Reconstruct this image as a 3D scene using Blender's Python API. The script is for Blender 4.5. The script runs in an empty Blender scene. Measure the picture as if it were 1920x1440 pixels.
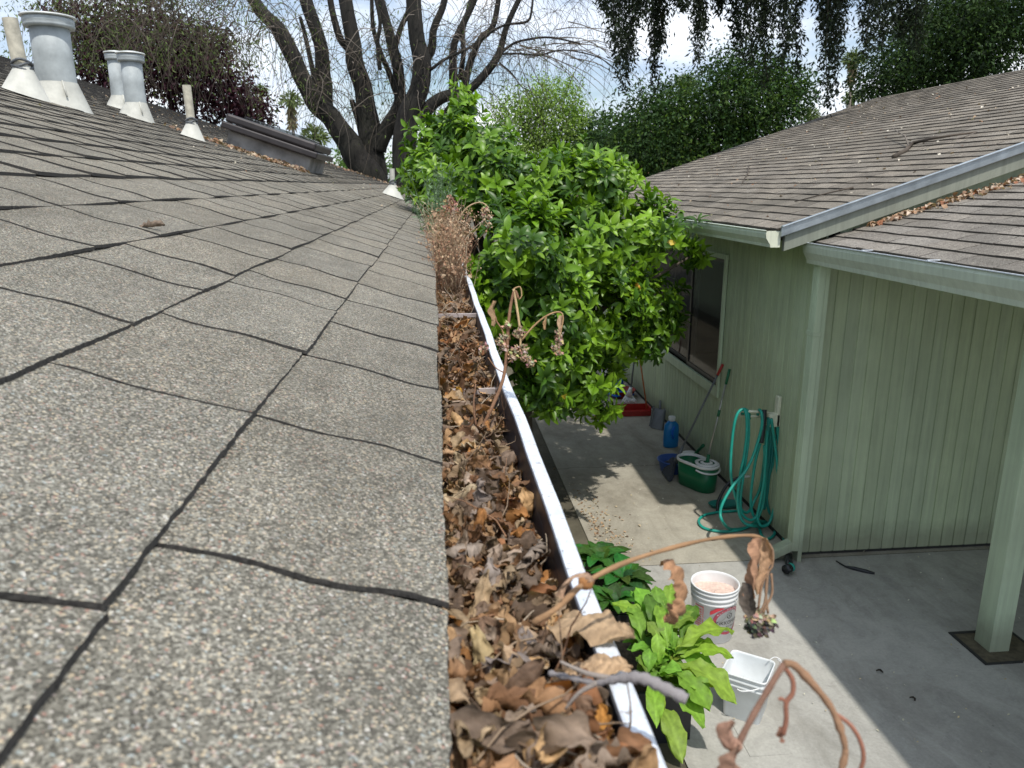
import bpy, math, random
import numpy as np
from mathutils import Vector, Matrix

R_ = math.radians
random.seed(7); rng = np.random.default_rng(7)
scene = bpy.context.scene
COL = scene.collection

# ------------------------------------------------------------------ camera
H = 2.86                                   # eye height above the patio
FPX = 1440.0                               # focal length in pixels of a 1920 wide frame
_f = Vector(((812-960)/FPX, (348-720)/FPX, 1.0)).normalized()
_d = Vector((0, _f.z, -_f.y)).normalized()
_x = _d.cross(_f).normalized()
RW = [_x, _f, -_d]                         # world axes in camera coordinates (x right, y down, z ahead)
cam_d = bpy.data.cameras.new('camera')
cam_d.sensor_width = 36; cam_d.lens = 36*FPX/1920
cam_d.clip_start = 0.02; cam_d.clip_end = 2000
cam_d.dof.use_dof = True; cam_d.dof.focus_distance = 2.2; cam_d.dof.aperture_fstop = 12.0
cam = bpy.data.objects.new('camera', cam_d); COL.objects.link(cam)
right = Vector([a.x for a in RW]); up = Vector([-a.y for a in RW]); back = Vector([-a.z for a in RW])
M4 = Matrix.Identity(4)
for i in range(3):
    M4[i][0] = right[i]; M4[i][1] = up[i]; M4[i][2] = back[i]
M4.translation = Vector((0, 0, H))
cam.matrix_world = M4
scene.camera = cam

def ray(px, py):
    c = Vector(((px-960)/FPX, (py-720)/FPX, 1.0))
    return Vector([a.dot(c) for a in RW])
def onz(px, py, z):
    r = ray(px, py); return Vector((0, 0, H)) + r*((z-H)/r.z)
def onx(px, py, x):
    r = ray(px, py); return Vector((0, 0, H)) + r*(x/r.x)
def ony(px, py, y):
    r = ray(px, py); return Vector((0, 0, H)) + r*(y/r.y)
def ond(px, py, dep):
    return Vector((0, 0, H)) + ray(px, py)*dep

# ------------------------------------------------------------------ sky and sun
SUNV = Vector((0.115, -0.473, 1.0)).normalized()
el = math.asin(SUNV.z); az = math.atan2(SUNV.x, SUNV.y)
w = bpy.data.worlds.new("World"); scene.world = w; w.use_nodes = True
nt = w.node_tree; nt.nodes.clear()
N = nt.nodes.new; L = nt.links.new
out = N('ShaderNodeOutputWorld'); bg = N('ShaderNodeBackground')
sky = N('ShaderNodeTexSky'); sky.sky_type = 'NISHITA'; sky.sun_disc = False
sky.sun_elevation = el; sky.sun_rotation = az; sky.air_density = 1.0; sky.dust_density = 1.5
tc = N('ShaderNodeTexCoord'); mp = N('ShaderNodeMapping'); mp.inputs['Scale'].default_value = (1.0, 1.0, 3.2)
mp.inputs['Location'].default_value = (.35, .2, .1)
n1 = N('ShaderNodeTexNoise'); n1.inputs['Scale'].default_value = 2.6; n1.inputs['Detail'].default_value = 7; n1.inputs['Roughness'].default_value = .55
n2 = N('ShaderNodeTexNoise'); n2.inputs['Scale'].default_value = 3.4; n2.inputs['Detail'].default_value = 8; n2.inputs['Roughness'].default_value = .6
r1 = N('ShaderNodeValToRGB'); r1.color_ramp.elements[0].position = .40; r1.color_ramp.elements[1].position = .56
r2 = N('ShaderNodeValToRGB'); r2.color_ramp.elements[0].position = .34; r2.color_ramp.elements[1].position = .62
r2.color_ramp.elements[0].color = (3.6, 4.6, 6.2, 1); r2.color_ramp.elements[1].color = (8.6, 8.9, 9.3, 1)
mx = N('ShaderNodeMixRGB')
L(tc.outputs['Generated'], mp.inputs[0]); L(mp.outputs[0], n1.inputs['Vector']); L(mp.outputs[0], n2.inputs['Vector'])
L(n1.outputs[0], r1.inputs[0]); L(n2.outputs[0], r2.inputs[0])
L(r1.outputs[0], mx.inputs[0]); L(sky.outputs[0], mx.inputs[1]); L(r2.outputs[0], mx.inputs[2])
L(mx.outputs[0], bg.inputs[0]); bg.inputs[1].default_value = 0.14
L(bg.outputs[0], out.inputs[0])
sun_d = bpy.data.lights.new('sun', 'SUN'); sun_d.energy = 3.3; sun_d.angle = R_(1.0); sun_d.color = (1.0, .955, .88)
sun = bpy.data.objects.new('sun', sun_d); COL.objects.link(sun)
sun.rotation_euler = SUNV.to_track_quat('Z', 'Y').to_euler()
scene.view_settings.view_transform = 'Standard'; scene.view_settings.look = 'None'
scene.view_settings.exposure = 0.20; scene.view_settings.gamma = 1.0
scene.render.engine = 'CYCLES'

# ------------------------------------------------------------------ materials
MATS = {}
def newmat(name):
    m = bpy.data.materials.new(name); m.use_nodes = True
    t = m.node_tree; b = t.nodes['Principled BSDF']; MATS[name] = m
    return m, t, b
def coord(t, scale=(1, 1, 1), obj=True):
    c = t.nodes.new('ShaderNodeTexCoord'); g = t.nodes.new('ShaderNodeMapping')
    g.inputs['Scale'].default_value = scale
    t.links.new(c.outputs['Object'], g.inputs[0]); return g.outputs[0]
def noise(t, vec, scale, detail=4, rough=.5, dist=0):
    n = t.nodes.new('ShaderNodeTexNoise'); n.inputs['Scale'].default_value = scale
    n.inputs['Detail'].default_value = detail; n.inputs['Roughness'].default_value = rough
    n.inputs['Distortion'].default_value = dist
    t.links.new(vec, n.inputs['Vector']); return n
def ramp(t, fac, stops):
    r = t.nodes.new('ShaderNodeValToRGB'); e = r.color_ramp.elements
    e[0].position, e[0].color = stops[0][0], (*stops[0][1], 1)
    e[1].position, e[1].color = stops[-1][0], (*stops[-1][1], 1)
    for p, c in stops[1:-1]:
        q = e.new(p); q.color = (*c, 1)
    t.links.new(fac, r.inputs[0]); return r.outputs[0]
def mix(t, fac, a, b, mode='MIX'):
    m = t.nodes.new('ShaderNodeMixRGB'); m.blend_type = mode
    for s, v in ((0, fac), (1, a), (2, b)):
        if isinstance(v, (int, float)): m.inputs[s].default_value = v if s == 0 else (v, v, v, 1)
        elif isinstance(v, tuple): m.inputs[s].default_value = (*v, 1)
        else: t.links.new(v, m.inputs[s])
    return m.outputs[0]
def bump(t, b, h, strength=.3, dist=.01):
    n = t.nodes.new('ShaderNodeBump'); n.inputs['Strength'].default_value = strength; n.inputs['Distance'].default_value = dist
    t.links.new(h, n.inputs['Height']); t.links.new(n.outputs[0], b.inputs['Normal'])
def grey(*v): return [(p, (c, c, c)) for p, c in v]

def simple(name, col, rough=.5, metal=0, var=.18, vscale=14, bumps=.1, bscale=60, bdist=.002):
    m, t, b = newmat(name); v = coord(t)
    n = noise(t, v, vscale, 5, .6)
    lo = tuple(c*(1-var) for c in col); hi = tuple(min(1, c*(1+var)) for c in col)
    t.links.new(ramp(t, n.outputs[0], [(.3, lo), (.7, hi)]), b.inputs['Base Color'])
    b.inputs['Roughness'].default_value = rough; b.inputs['Metallic'].default_value = metal
    if bumps: bump(t, b, noise(t, v, bscale, 4, .6).outputs[0], bumps, bdist)
    return m

def granule(name, base, fleck, big, vs=430.0, dark=(.035, .034, .035)):
    """asphalt shingle: mineral granules of several colours"""
    m, t, b = newmat(name); v = coord(t)
    vo = t.nodes.new('ShaderNodeTexVoronoi'); vo.inputs['Scale'].default_value = vs; t.links.new(v, vo.inputs['Vector'])
    sp = t.nodes.new('ShaderNodeSeparateColor'); t.links.new(vo.outputs['Color'], sp.inputs[0])
    g = ramp(t, sp.outputs[0], fleck)
    blot = noise(t, v, 2.3, 6, .65)
    col = mix(t, .26, g, ramp(t, blot.outputs[0], base))
    at = t.nodes.new('ShaderNodeAttribute'); at.attribute_name = 'Col'
    col = mix(t, 1.0, col, at.outputs[0], 'MULTIPLY')
    v3 = t.nodes.new('ShaderNodeTexVoronoi'); v3.inputs['Scale'].default_value = vs*.42; t.links.new(v, v3.inputs['Vector'])
    s3 = t.nodes.new('ShaderNodeSeparateColor'); t.links.new(v3.outputs['Color'], s3.inputs[0])
    big_ = ramp(t, v3.outputs['Distance'], grey((.20, 1), (.34, 0))); pick = ramp(t, s3.outputs[1], grey((.86, 0), (.90, .8)))
    col = mix(t, mix(t, 1.0, big_, pick, 'MULTIPLY'), col, ramp(t, s3.outputs[0], [(0, (.55, .52, .44)), (.5, (.62, .55, .40)), (.75, (.34, .40, .40)), (1, (.38, .20, .14))]))
    st = noise(t, coord(t, (1.0, .25, 1)), big, 5, .7); lowf = noise(t, v, 14, 5, .7)
    col = mix(t, 1.0, col, ramp(t, lowf.outputs[0], grey((.3, .78), (.7, 1.08))), 'MULTIPLY')
    col = mix(t, ramp(t, st.outputs[0], grey((.48, 0), (.72, .55))), col, (.085, .078, .062))
    t.links.new(col, b.inputs['Base Color']); b.inputs['Roughness'].default_value = .95
    b.inputs['Specular IOR Level'].default_value = .25
    bump(t, b, mix(t, .15, vo.outputs['Distance'], noise(t, v, 60, 3).outputs[0]), .7, .0014)
    return m
M_SHL = granule('granule shingle pale', [(.25, (.14, .128, .10)), (.5, (.205, .19, .152)), (.75, (.275, .256, .206))],
                [(0, (.026, .025, .021)), (.22, (.078, .073, .060)), (.46, (.15, .142, .116)), (.66, (.24, .228, .186)), (.84, (.42, .40, .335)), (.91, (.62, .50, .33)),
                 (.945, (.36, .43, .43)), (.97, (.34, .15, .10)), (1, (.80, .78, .70))], 3.0, 560)
M_SHR = granule('granule shingle brown', [(.25, (.145, .125, .10)), (.5, (.215, .19, .155)), (.75, (.29, .26, .215))],
                [(0, (.06, .052, .042)), (.3, (.14, .123, .10)), (.6, (.21, .185, .152)), (1, (.38, .345, .29))], 1.2, 250)
M_SHG = granule('granule shingle grey', [(.25, (.135, .118, .10)), (.5, (.19, .17, .145)), (.75, (.26, .235, .20))],
                [(0, (.08, .07, .06)), (.3, (.15, .135, .12)), (.6, (.23, .21, .18)), (1, (.40, .37, .32))], 1.2, 250)
M_BUTT = simple('asphalt cut edge', (.045, .042, .038), .95, 0, .6, 260, .6, 300)
M_BUTTR = simple('weathered shingle edge', (.045, .038, .03), .95, 0, .3, 80, .5, 300)

def paint(name, col, rough=.55, dirt=(.1, .1, .08), dirtamt=.35, grain=True):
    m, t, b = newmat(name)
    v = coord(t, (6, 6, .7)); n = noise(t, v, 3, 7, .65)
    v2 = coord(t); n2 = noise(t, v2, 1.7, 5, .6)
    c = ramp(t, n2.outputs[0], [(.3, tuple(x*.88 for x in col)), (.7, tuple(x*1.08 for x in col))])
    c = mix(t, ramp(t, n.outputs[0], grey((.5, 0), (.8, dirtamt))), c, dirt)
    at = t.nodes.new('ShaderNodeAttribute'); at.attribute_name = 'Col'; c = mix(t, 1.0, c, at.outputs[0], 'MULTIPLY')
    sk_ = noise(t, coord(t, (14, 14, .35)), 2.2, 6, .7); c = mix(t, 1.0, c, ramp(t, sk_.outputs[0], grey((.3, .86), (.7, 1.08))), 'MULTIPLY')
    geo = t.nodes.new('ShaderNodeNewGeometry'); sx = t.nodes.new('ShaderNodeSeparateXYZ'); t.links.new(geo.outputs['Position'], sx.inputs[0])
    sp_ = noise(t, v2, 7, 6, .7); mm = t.nodes.new('ShaderNodeMath'); mm.operation = 'MULTIPLY_ADD'; mm.inputs[1].default_value = -.22; t.links.new(sp_.outputs[0], mm.inputs[0]); t.links.new(sx.outputs[2], mm.inputs[2])
    c = mix(t, ramp(t, mm.outputs[0], grey((-.30, .55), (.0, 0))) if False else ramp(t, mm.outputs[0], grey((.0, .5), (.16, 0))), c, (.16, .145, .11))
    t.links.new(c, b.inputs['Base Color']); b.inputs['Roughness'].default_value = rough
    bump(t, b, noise(t, coord(t, (30, 30, 2.5)) if grain else v2, 9 if grain else 70, 5, .7).outputs[0], .25, .003)
    return m
M_SIDE = paint('sage painted siding', (.47, .55, .37), .6, (.13, .15, .10), .30)
M_TRIM = paint('sage painted trim', (.50, .60, .43), .5, (.18, .2, .14), .25, False)
M_GREY = paint('weathered rake board', (.25, .27, .22), .8, (.1, .1, .08), .5)
M_GUT = paint('cream gutter paint', (.54, .60, .49), .4, (.25, .27, .2), .25, False)
M_CAPLIT = paint('sunlit cream end cap', (.74, .76, .60), .45, (.3, .3, .2), .15, False)  # sunlight on the cap put into its colour, brighter than the gutter paint
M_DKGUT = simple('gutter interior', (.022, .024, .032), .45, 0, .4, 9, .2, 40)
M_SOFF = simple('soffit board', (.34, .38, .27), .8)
M_DARK = simple('dark sill', (.025, .025, .024), .8)
def lipmat():
    m, t, b = newmat('white enamelled gutter lip'); v = coord(t)
    a = noise(t, v, 38, 6, .7); d = noise(t, v, 150, 3, .6)
    c = ramp(t, a.outputs[0], [(.35, (.52, .57, .64)), (.6, (.72, .76, .80))])
    c = mix(t, ramp(t, d.outputs[0], grey((.60, 0), (.68, .7))), c, (.20, .17, .14))
    e_ = noise(t, coord(t, (9, 3, 9)), 6, 7, .75); c = mix(t, ramp(t, e_.outputs[0], grey((.55, 0), (.72, .6))), c, (.36, .33, .29))
    t.links.new(c, b.inputs['Base Color']); b.inputs['Roughness'].default_value = .42
    bump(t, b, a.outputs[0], .15, .002); return m
M_LIP = lipmat()
M_FLASH = simple('bare metal flashing', (.42, .47, .50), .35, .75, .25, 8, .15, 40)
M_VENT = simple('galvanised vent paint', (.37, .405, .41), .6, 0, .34, 5, .15, 30)
M_VENTW = simple('pale vent cap', (.58, .60, .58), .4, .1, .12, 9, .1, 30)
M_CONE = simple('mastic coated flashing', (.50, .50, .45), .6, 0, .15, 12, .4, 22, .006)
M_PIPE = simple('sun aged plastic pipe', (.50, .47, .38), .75, 0, .3, 18, .3, 40)
M_MASTIC = simple('black sealing tape', (.10, .11, .12), .5, 0, .6, 30, .5, 40)
M_BRONZE = simple('bronze skylight frame', (.040, .035, .036), .4, .2, .3, 6, .1, 20)
M_CURB = simple('mortared skylight curb', (.26, .255, .25), .85, 0, .5, 5, .6, 16, .01)
def concrete(name, lo, hi, stain):
    m, t, b = newmat(name); v = coord(t)
    a = noise(t, v, 1.1, 8, .62); f = noise(t, v, 55, 4, .7); s = noise(t, coord(t, (1, .35, 1)), 2.4, 7, .7, .6)
    c = ramp(t, a.outputs[0], [(.3, lo), (.7, hi)])
    c = mix(t, .25, c, ramp(t, f.outputs[0], grey((.3, .12), (.7, .75))), 'SOFT_LIGHT')
    c = mix(t, ramp(t, s.outputs[0], grey((.46, 0), (.72, .7))), c, stain)
    w2 = noise(t, v, 5.5, 9, .75, .8); c = mix(t, 1.0, c, ramp(t, w2.outputs[0], grey((.3, .80), (.5, 1.0), (.72, 1.14))), 'MULTIPLY')
    wd = noise(t, v, 1.6, 5, .6); vv = mix(t, .25, v, wd.outputs[1], 'ADD')
    ck = t.nodes.new('ShaderNodeTexVoronoi'); ck.feature = 'DISTANCE_TO_EDGE'; ck.inputs['Scale'].default_value = .23; t.links.new(vv, ck.inputs['Vector'])
    c = mix(t, ramp(t, ck.outputs[0], grey((.0, .55), (.0022, 0))), c, (.10, .09, .07))
    vo = t.nodes.new('ShaderNodeTexVoronoi'); vo.inputs['Scale'].default_value = 6; t.links.new(v, vo.inputs['Vector'])
    c = mix(t, ramp(t, vo.outputs['Distance'], grey((.02, .5), (.05, 0))), c, (.10, .09, .07))
    t.links.new(c, b.inputs['Base Color']); b.inputs['Roughness'].default_value = .85
    bump(t, b, f.outputs[0], .35, .004); return m
M_CONC = concrete('patio concrete', (.30, .275, .22), (.43, .405, .335), (.15, .13, .095))
M_CONC2 = concrete('near patio concrete', (.33, .325, .30), (.43, .42, .385), (.19, .18, .155))
M_SOIL = simple('bark mulch soil', (.085, .06, .042), .95, 0, .5, 30, 1, 60, .02)
M_GRND = simple('garden earth', (.09, .08, .055), .95, 0, .4, 3, .5, 20, .02)

def bark(name, lo, hi):
    m, t, b = newmat(name); v = coord(t, (1, 1, .18))
    a = noise(t, v, 9, 8, .7, .6); c2 = noise(t, coord(t), 1.2, 4)
    c = ramp(t, a.outputs[0], [(.38, lo), (.66, hi)])
    c = mix(t, ramp(t, c2.outputs[0], grey((.4, 0), (.8, .5))), c, (.028, .03, .018))
    t.links.new(c, b.inputs['Base Color']); b.inputs['Roughness'].default_value = .95
    bump(t, b, a.outputs[0], 1, .06); return m
M_BARK = bark('willow bark', (.006, .0055, .005), (.032, .028, .024))
M_TWIG = simple('thin twig bark', (.085, .068, .052), .9, 0, .4, 3, 0)
M_TWIGG = simple('pale bare twig', (.17, .145, .12), .9, 0, .3, 3, 0)
def leafmat(name, rough=.5, trans=.25, spec=.4, veins=0):
    m, t, b = newmat(name)
    at = t.nodes.new('ShaderNodeAttribute'); at.attribute_name = 'Col'
    v = coord(t); n = noise(t, v, 35 if veins else 9, 4)
    c = mix(t, 1, at.outputs[0], ramp(t, n.outputs[0], grey((.3, .78), (.7, 1.15))), 'MULTIPLY')
    t.links.new(c, b.inputs['Base Color']); b.inputs['Roughness'].default_value = rough
    b.inputs['Specular IOR Level'].default_value = spec
    if veins: bump(t, b, noise(t, v, veins, 4, .65).outputs[0], .5, .003)
    if trans:
        tr = t.nodes.new('ShaderNodeBsdfTranslucent'); ms = t.nodes.new('ShaderNodeMixShader'); ms.inputs[0].default_value = trans
        tint = mix(t, 1, c, (1.3, 1.35, .6), 'MULTIPLY')
        t.links.new(tint, tr.inputs[0]); t.links.new(b.outputs[0], ms.inputs[1]); t.links.new(tr.outputs[0], ms.inputs[2])
        t.links.new(ms.outputs[0], t.nodes['Material Output'].inputs[0])
    return m
M_CITRUS = leafmat('glossy citrus leaf', .40, .28, .40)
M_LEAF = leafmat('tree leaf', .65, .25, .2)
M_LETT = leafmat('lettuce leaf', .55, .35, .3, 55)
M_DEAD = leafmat('dead leaf', .75, .12, .25, 130)
M_DRY = leafmat('dry stalk', .85, .08, .15, 260)
M_ORANGE = simple('orange peel', (.75, .38, .04), .4)

def plastic(name, col, rough=.35, **k): return simple(name, col, rough, 0, k.get('var', .08), k.get('vs', 10), .05, 40)
M_WHITE = plastic('white pail plastic', (.74, .75, .76), .35)
M_TUB = plastic('white tub plastic', (.70, .73, .75), .4)
M_GRAIN = simple('pinkish dried residue', (.62, .47, .40), .95, 0, .22, 60, .6, 150)
M_RED = plastic('red print', (.62, .05, .07), .4)
M_MAROON = plastic('maroon print', (.36, .06, .09), .4)
M_BLK = plastic('black plastic', (.015, .017, .02), .4)
M_GREEN = plastic('green bucket plastic', (.005, .13, .055), .35)
M_TEAL = plastic('teal hose rubber', (.015, .30, .235), .4, var=.15)
M_TEAL2 = plastic('dark teal hose', (.01, .19, .16), .4)
M_BLUE = plastic('blue bottle plastic', (.01, .20, .52), .3)
M_BLUE2 = plastic('bright blue plastic', (.01, .13, .60), .35)
M_BASIN = plastic('blue basin plastic', (.04, .10, .36), .4)
M_GREYP = plastic('grey plastic', (.13, .14, .15), .5)
M_REDP = plastic('red plastic', (.40, .025, .02), .45)
M_STEEL = simple('steel pole', (.45, .45, .42), .3, .8, .1, 10, 0)
M_MIX = simple('cream hanger', (.66, .67, .52), .5)
M_STRAP = simple('aged gutter strap', (.42, .36, .34), .55, 0, .3, 40, .3, 60)
def glassmat():
    m, t, b = newmat('dark window glass')
    b.inputs['Base Color'].default_value = (.012, .013, .014, 1); b.inputs['Roughness'].default_value = .04
    b.inputs['Alpha'].default_value = 1; b.inputs['Specular IOR Level'].default_value = .8
    tr = t.nodes.new('ShaderNodeBsdfTransparent'); tr.inputs[0].default_value = (.75, .78, .76, 1)
    ms = t.nodes.new('ShaderNodeMixShader'); ms.inputs[0].default_value = .45
    t.links.new(tr.outputs[0], ms.inputs[1]); t.links.new(b.outputs[0], ms.inputs[2])
    t.links.new(ms.outputs[0], t.nodes['Material Output'].inputs[0]); return m
M_GLASS = glassmat()
M_ROOM = simple('dim room', (.035, .033, .03), .9)
M_CURT = simple('grey curtain', (.07, .07, .075), .9)
M_PALM = leafmat('palm frond', .6, .2, .3)
M_HEX = plastic('black print', (.02, .02, .02), .5)

# ------------------------------------------------------------------ object helpers
def tag(o, label=None, cat=None, group=None, kind=None):
    if label: o['label'] = label
    if cat: o['category'] = cat
    if group: o['group'] = group
    if kind: o['kind'] = kind
    return o
def empty(name, loc, label=None, cat=None, group=None):
    o = bpy.data.objects.new(name, None); COL.objects.link(o); o.location = loc
    o.empty_display_size = .1
    return tag(o, label, cat, group)

class MB:
    def __init__(s): s.v = []; s.f = []; s.m = []; s.c = []; s.cur = (1, 1, 1)
    def vert(s, p): s.v.append(tuple(p)); s.c.append(s.cur); return len(s.v)-1
    def face(s, idx, m=0): s.f.append(tuple(idx)); s.m.append(m)
    def poly(s, pts, m=0): s.face([s.vert(p) for p in pts], m)
    def box(s, a, b, m=0, rot=None, org=None):
        a = Vector(a); b = Vector(b)
        ps = [Vector((x, y, z)) for x in (a.x, b.x) for y in (a.y, b.y) for z in (a.z, b.z)]
        if rot is not None:
            o = Vector(org) if org is not None else (a+b)/2
            ps = [rot @ (p-o) + o for p in ps]
        i = [s.vert(p) for p in ps]
        for q in ((0, 1, 3, 2), (4, 6, 7, 5), (0, 4, 5, 1), (2, 3, 7, 6), (0, 2, 6, 4), (1, 5, 7, 3)):
            s.face([i[k] for k in q], m)
    def tube(s, pts, rad, sides=8, m=0, cap=True):
        pts = [Vector(p) for p in pts]; n = len(pts)
        if not hasattr(rad, '__len__'): rad = [rad]*n
        prev = None; rings = []
        for k in range(n):
            t = (pts[min(k+1, n-1)] - pts[max(k-1, 0)])
            if t.length < 1e-9: t = Vector((0, 0, 1))
            t.normalize()
            if prev is None:
                u = t.orthogonal().normalized()
            else:
                u = prev - t*prev.dot(t)
                u = u.normalized() if u.length > 1e-6 else t.orthogonal().normalized()
            prev = u; w_ = t.cross(u)
            rings.append([s.vert(pts[k] + (u*math.cos(a) + w_*math.sin(a))*rad[k]) for a in [2*math.pi*j/sides for j in range(sides)]])
        for k in range(n-1):
            for j in range(sides):
                s.face((rings[k][j], rings[k][(j+1) % sides], rings[k+1][(j+1) % sides], rings[k+1][j]), m)
        if cap:
            s.face(rings[0][::-1], m); s.face(rings[-1], m)
    def lathe(s, prof, c=(0, 0, 0), seg=40, m=0, rot=None, sx=1, sy=1):
        c = Vector(c); rings = []
        for r, z in prof:
            ring = []
            for j in range(seg):
                a = 2*math.pi*j/seg; p = Vector((r*sx*math.cos(a), r*sy*math.sin(a), z))
                if rot is not None: p = rot @ p
                ring.append(s.vert(p + c))
            rings.append(ring)
        for k in range(len(rings)-1):
            for j in range(seg):
                s.face((rings[k][j], rings[k][(j+1) % seg], rings[k+1][(j+1) % seg], rings[k+1][j]), m)
        return rings
    def build(s, name, mats, parent=None, smooth=False, bev=0):
        me = bpy.data.meshes.new(name); me.from_pydata(s.v, [], s.f)
        if not isinstance(mats, (list, tuple)): mats = [mats]
        for m in mats: me.materials.append(m)
        if len(mats) > 1: me.polygons.foreach_set('material_index', s.m)
        a = me.attributes.new('Col', 'FLOAT_COLOR', 'POINT')
        a.data.foreach_set('color', np.array([(*c, 1) for c in s.c], dtype=np.float32).ravel())
        if smooth: me.polygons.foreach_set('use_smooth', [True]*len(s.f))
        me.update()
        o = bpy.data.objects.new(name, me); COL.objects.link(o)
        if parent is not None:
            o.parent = parent
            o.location = -Vector(parent_world(parent))
        if bev:
            b = o.modifiers.new('bevel', 'BEVEL'); b.width = bev; b.segments = 2; b.limit_method = 'ANGLE'; b.angle_limit = R_(40)
        return o
def parent_world(o):
    # every thing is unrotated; parts are built in world coordinates
    p = Vector(o.location); q = o.parent
    while q is not None: p = p + Vector(q.location); q = q.parent
    return p

def np_mesh(name, verts, faces, mats, cols=None, parent=None, smooth=True, midx=None):
    """verts (N,3), faces (M,k) all of the same size"""
    me = bpy.data.meshes.new(name)
    nv, nf, k = len(verts), len(faces), faces.shape[1]
    me.vertices.add(nv); me.vertices.foreach_set('co', verts.astype(np.float32).ravel())
    me.loops.add(nf*k); me.loops.foreach_set('vertex_index', faces.astype(np.int32).ravel())
    me.polygons.add(nf); me.polygons.foreach_set('loop_start', np.arange(nf, dtype=np.int32)*k)
    if smooth: me.polygons.foreach_set('use_smooth', np.ones(nf, dtype=bool))
    if not isinstance(mats, (list, tuple)): mats = [mats]
    for m in mats: me.materials.append(m)
    if midx is not None: me.polygons.foreach_set('material_index', midx)
    me.update(calc_edges=True)
    if cols is not None:
        a = me.attributes.new('Col', 'FLOAT_COLOR', 'POINT')
        c = np.ones((nv, 4), dtype=np.float32); c[:, :3] = cols
        a.data.foreach_set('color', c.ravel())
    o = bpy.data.objects.new(name, me); COL.objects.link(o)
    if parent is not None:
        o.parent = parent; o.location = -Vector(parent_world(parent))
    return o

def frames(dirs, normals):
    """rotation matrices whose y axis follows dirs and z axis leans to normals"""
    y = dirs/np.linalg.norm(dirs, axis=1, keepdims=True)
    x = np.cross(y, normals); ln = np.linalg.norm(x, axis=1, keepdims=True); ln[ln < 1e-6] = 1
    x = x/ln; z = np.cross(x, y)
    return np.stack([x, y, z], axis=2)           # columns
def scatter(protos, pos, rots, scale, cols):
    """protos: list of (verts, faces) with the same face size; returns merged arrays"""
    n = len(pos); which = rng.integers(0, len(protos), n)
    V = []; F_ = []; C = []; off = 0
    for k, pr in enumerate(protos):
        pv, pf = pr[0], pr[1]
        idx = np.where(which == k)[0]
        if len(idx) == 0: continue
        q = np.einsum('nij,vj->nvi', rots[idx], pv)*scale[idx][:, None, None] + pos[idx][:, None, :]
        V.append(q.reshape(-1, 3)); nvp = len(pv)
        cc_ = np.repeat(cols[idx], nvp, axis=0)
        if len(pr) > 2: cc_ = cc_*np.tile(pr[2], len(idx))[:, None]
        F_.append((pf[None] + (np.arange(len(idx))*nvp)[:, None, None]).reshape(-1, pf.shape[1]) + off)
        C.append(cc_); off += nvp*len(idx)
    return np.concatenate(V), np.concatenate(F_), np.concatenate(C)

def leaf_proto(nl=4, width=.24, fold=.35, droop=.5, wav=0.0, sharp=1.0):
    """unit long blade along +y, folded on its midrib"""
    v = []; f = []
    for i in range(nl+1):
        t = i/nl; wd = width*math.sin(math.pi*min(1, max(0, t**.8)))**.8 if 0 < t < 1 else .012
        y = math.sin(droop*t)/droop if droop else t; z = -(1-math.cos(droop*t))/droop if droop else 0
        r = wav*math.sin(t*9)
        v += [(-wd, y, z+wd*fold+r), (0, y, z), (wd, y, z+wd*fold-r)]
    for i in range(nl):
        a = 3*i
        f += [(a, a+1, a+4, a+3), (a+1, a+2, a+5, a+4)]
    return np.array(v, float), np.array(f)
def unit(n):
    d = rng.normal(size=(n, 3)); return d/np.linalg.norm(d, axis=1, keepdims=True)

# ------------------------------------------------------------------ ground, patio
m = MB(); m.poly([(-400, -300, -.012), (400, -300, -.012), (400, 900, -.012), (-400, 900, -.012)])
tag(m.build('ground', M_GRND), kind='structure')
m = MB()
m.poly([(1.215, 5.30, 0), (9, 5.30, 0), (9, 14, 0), (1.215, 14, 0)])
m.poly([(1.215, 5.30, 0), (1.215, 14, 0), (1.215, 14, -.1), (1.215, 5.30, -.1)])
tag(m.build('patio', M_CONC), kind='structure')
m = MB()
m.poly([(1.215, -1, 0), (9, -1, 0), (9, 5.293, 0), (1.215, 5.293, 0)])
m.box((1.558, 3.222, -.03), (1.783, 3.46, .004))
tag(m.build('patio_slabs', M_CONC2), kind='structure')
m = MB()
nx, ny = 10, 160
for j in range(ny+1):
    for i in range(nx+1):
        x = .3+.915*i/nx; y = -1+15*j/ny
        m.vert((x, y, -.045+.02*math.sin(x*31+y*17)*math.sin(y*23)+random.uniform(-.012, .012)))
for j in range(ny):
    for i in range(nx):
        a = j*(nx+1)+i; m.face((a, a+1, a+nx+2, a+nx+1))
tag(m.build('soil_bed', M_SOIL, smooth=True), kind='structure')

# small litter: bark chips, petals
def chips(name, n, area, z, size, cols, label, cat, mat=M_DEAD, conc=None):
    pv, pf = leaf_proto(2, .3, .3, .6)
    if conc is None: pos = np.column_stack([rng.uniform(area[0], area[1], n), rng.uniform(area[2], area[3], n), np.full(n, z)])
    else: pos = conc(n)
    pos[:, 2] += rng.uniform(0, .006, n)
    dr = unit(n); dr[:, 2] *= .25; nm = np.tile([0, 0, 1.], (n, 1)) + unit(n)*.3
    c = np.array(cols)[rng.integers(0, len(cols), n)]*rng.uniform(.7, 1.2, (n, 1))
    V, F_, C = scatter([(pv, pf)], pos, frames(dr, nm), rng.uniform(size[0], size[1], n), c)
    o = np_mesh(name, V, F_, mat, C); return tag(o, label, cat, kind='stuff')
chips('bark_chips', 2600, (.9, 1.24, 3.4, 9.0), -.03, (.015, .045), [(.30, .18, .11), (.20, .13, .09), (.42, .32, .22), (.12, .08, .06)],
      'brown bark chips and dead leaves in the bed beside the concrete', 'mulch')
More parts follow.
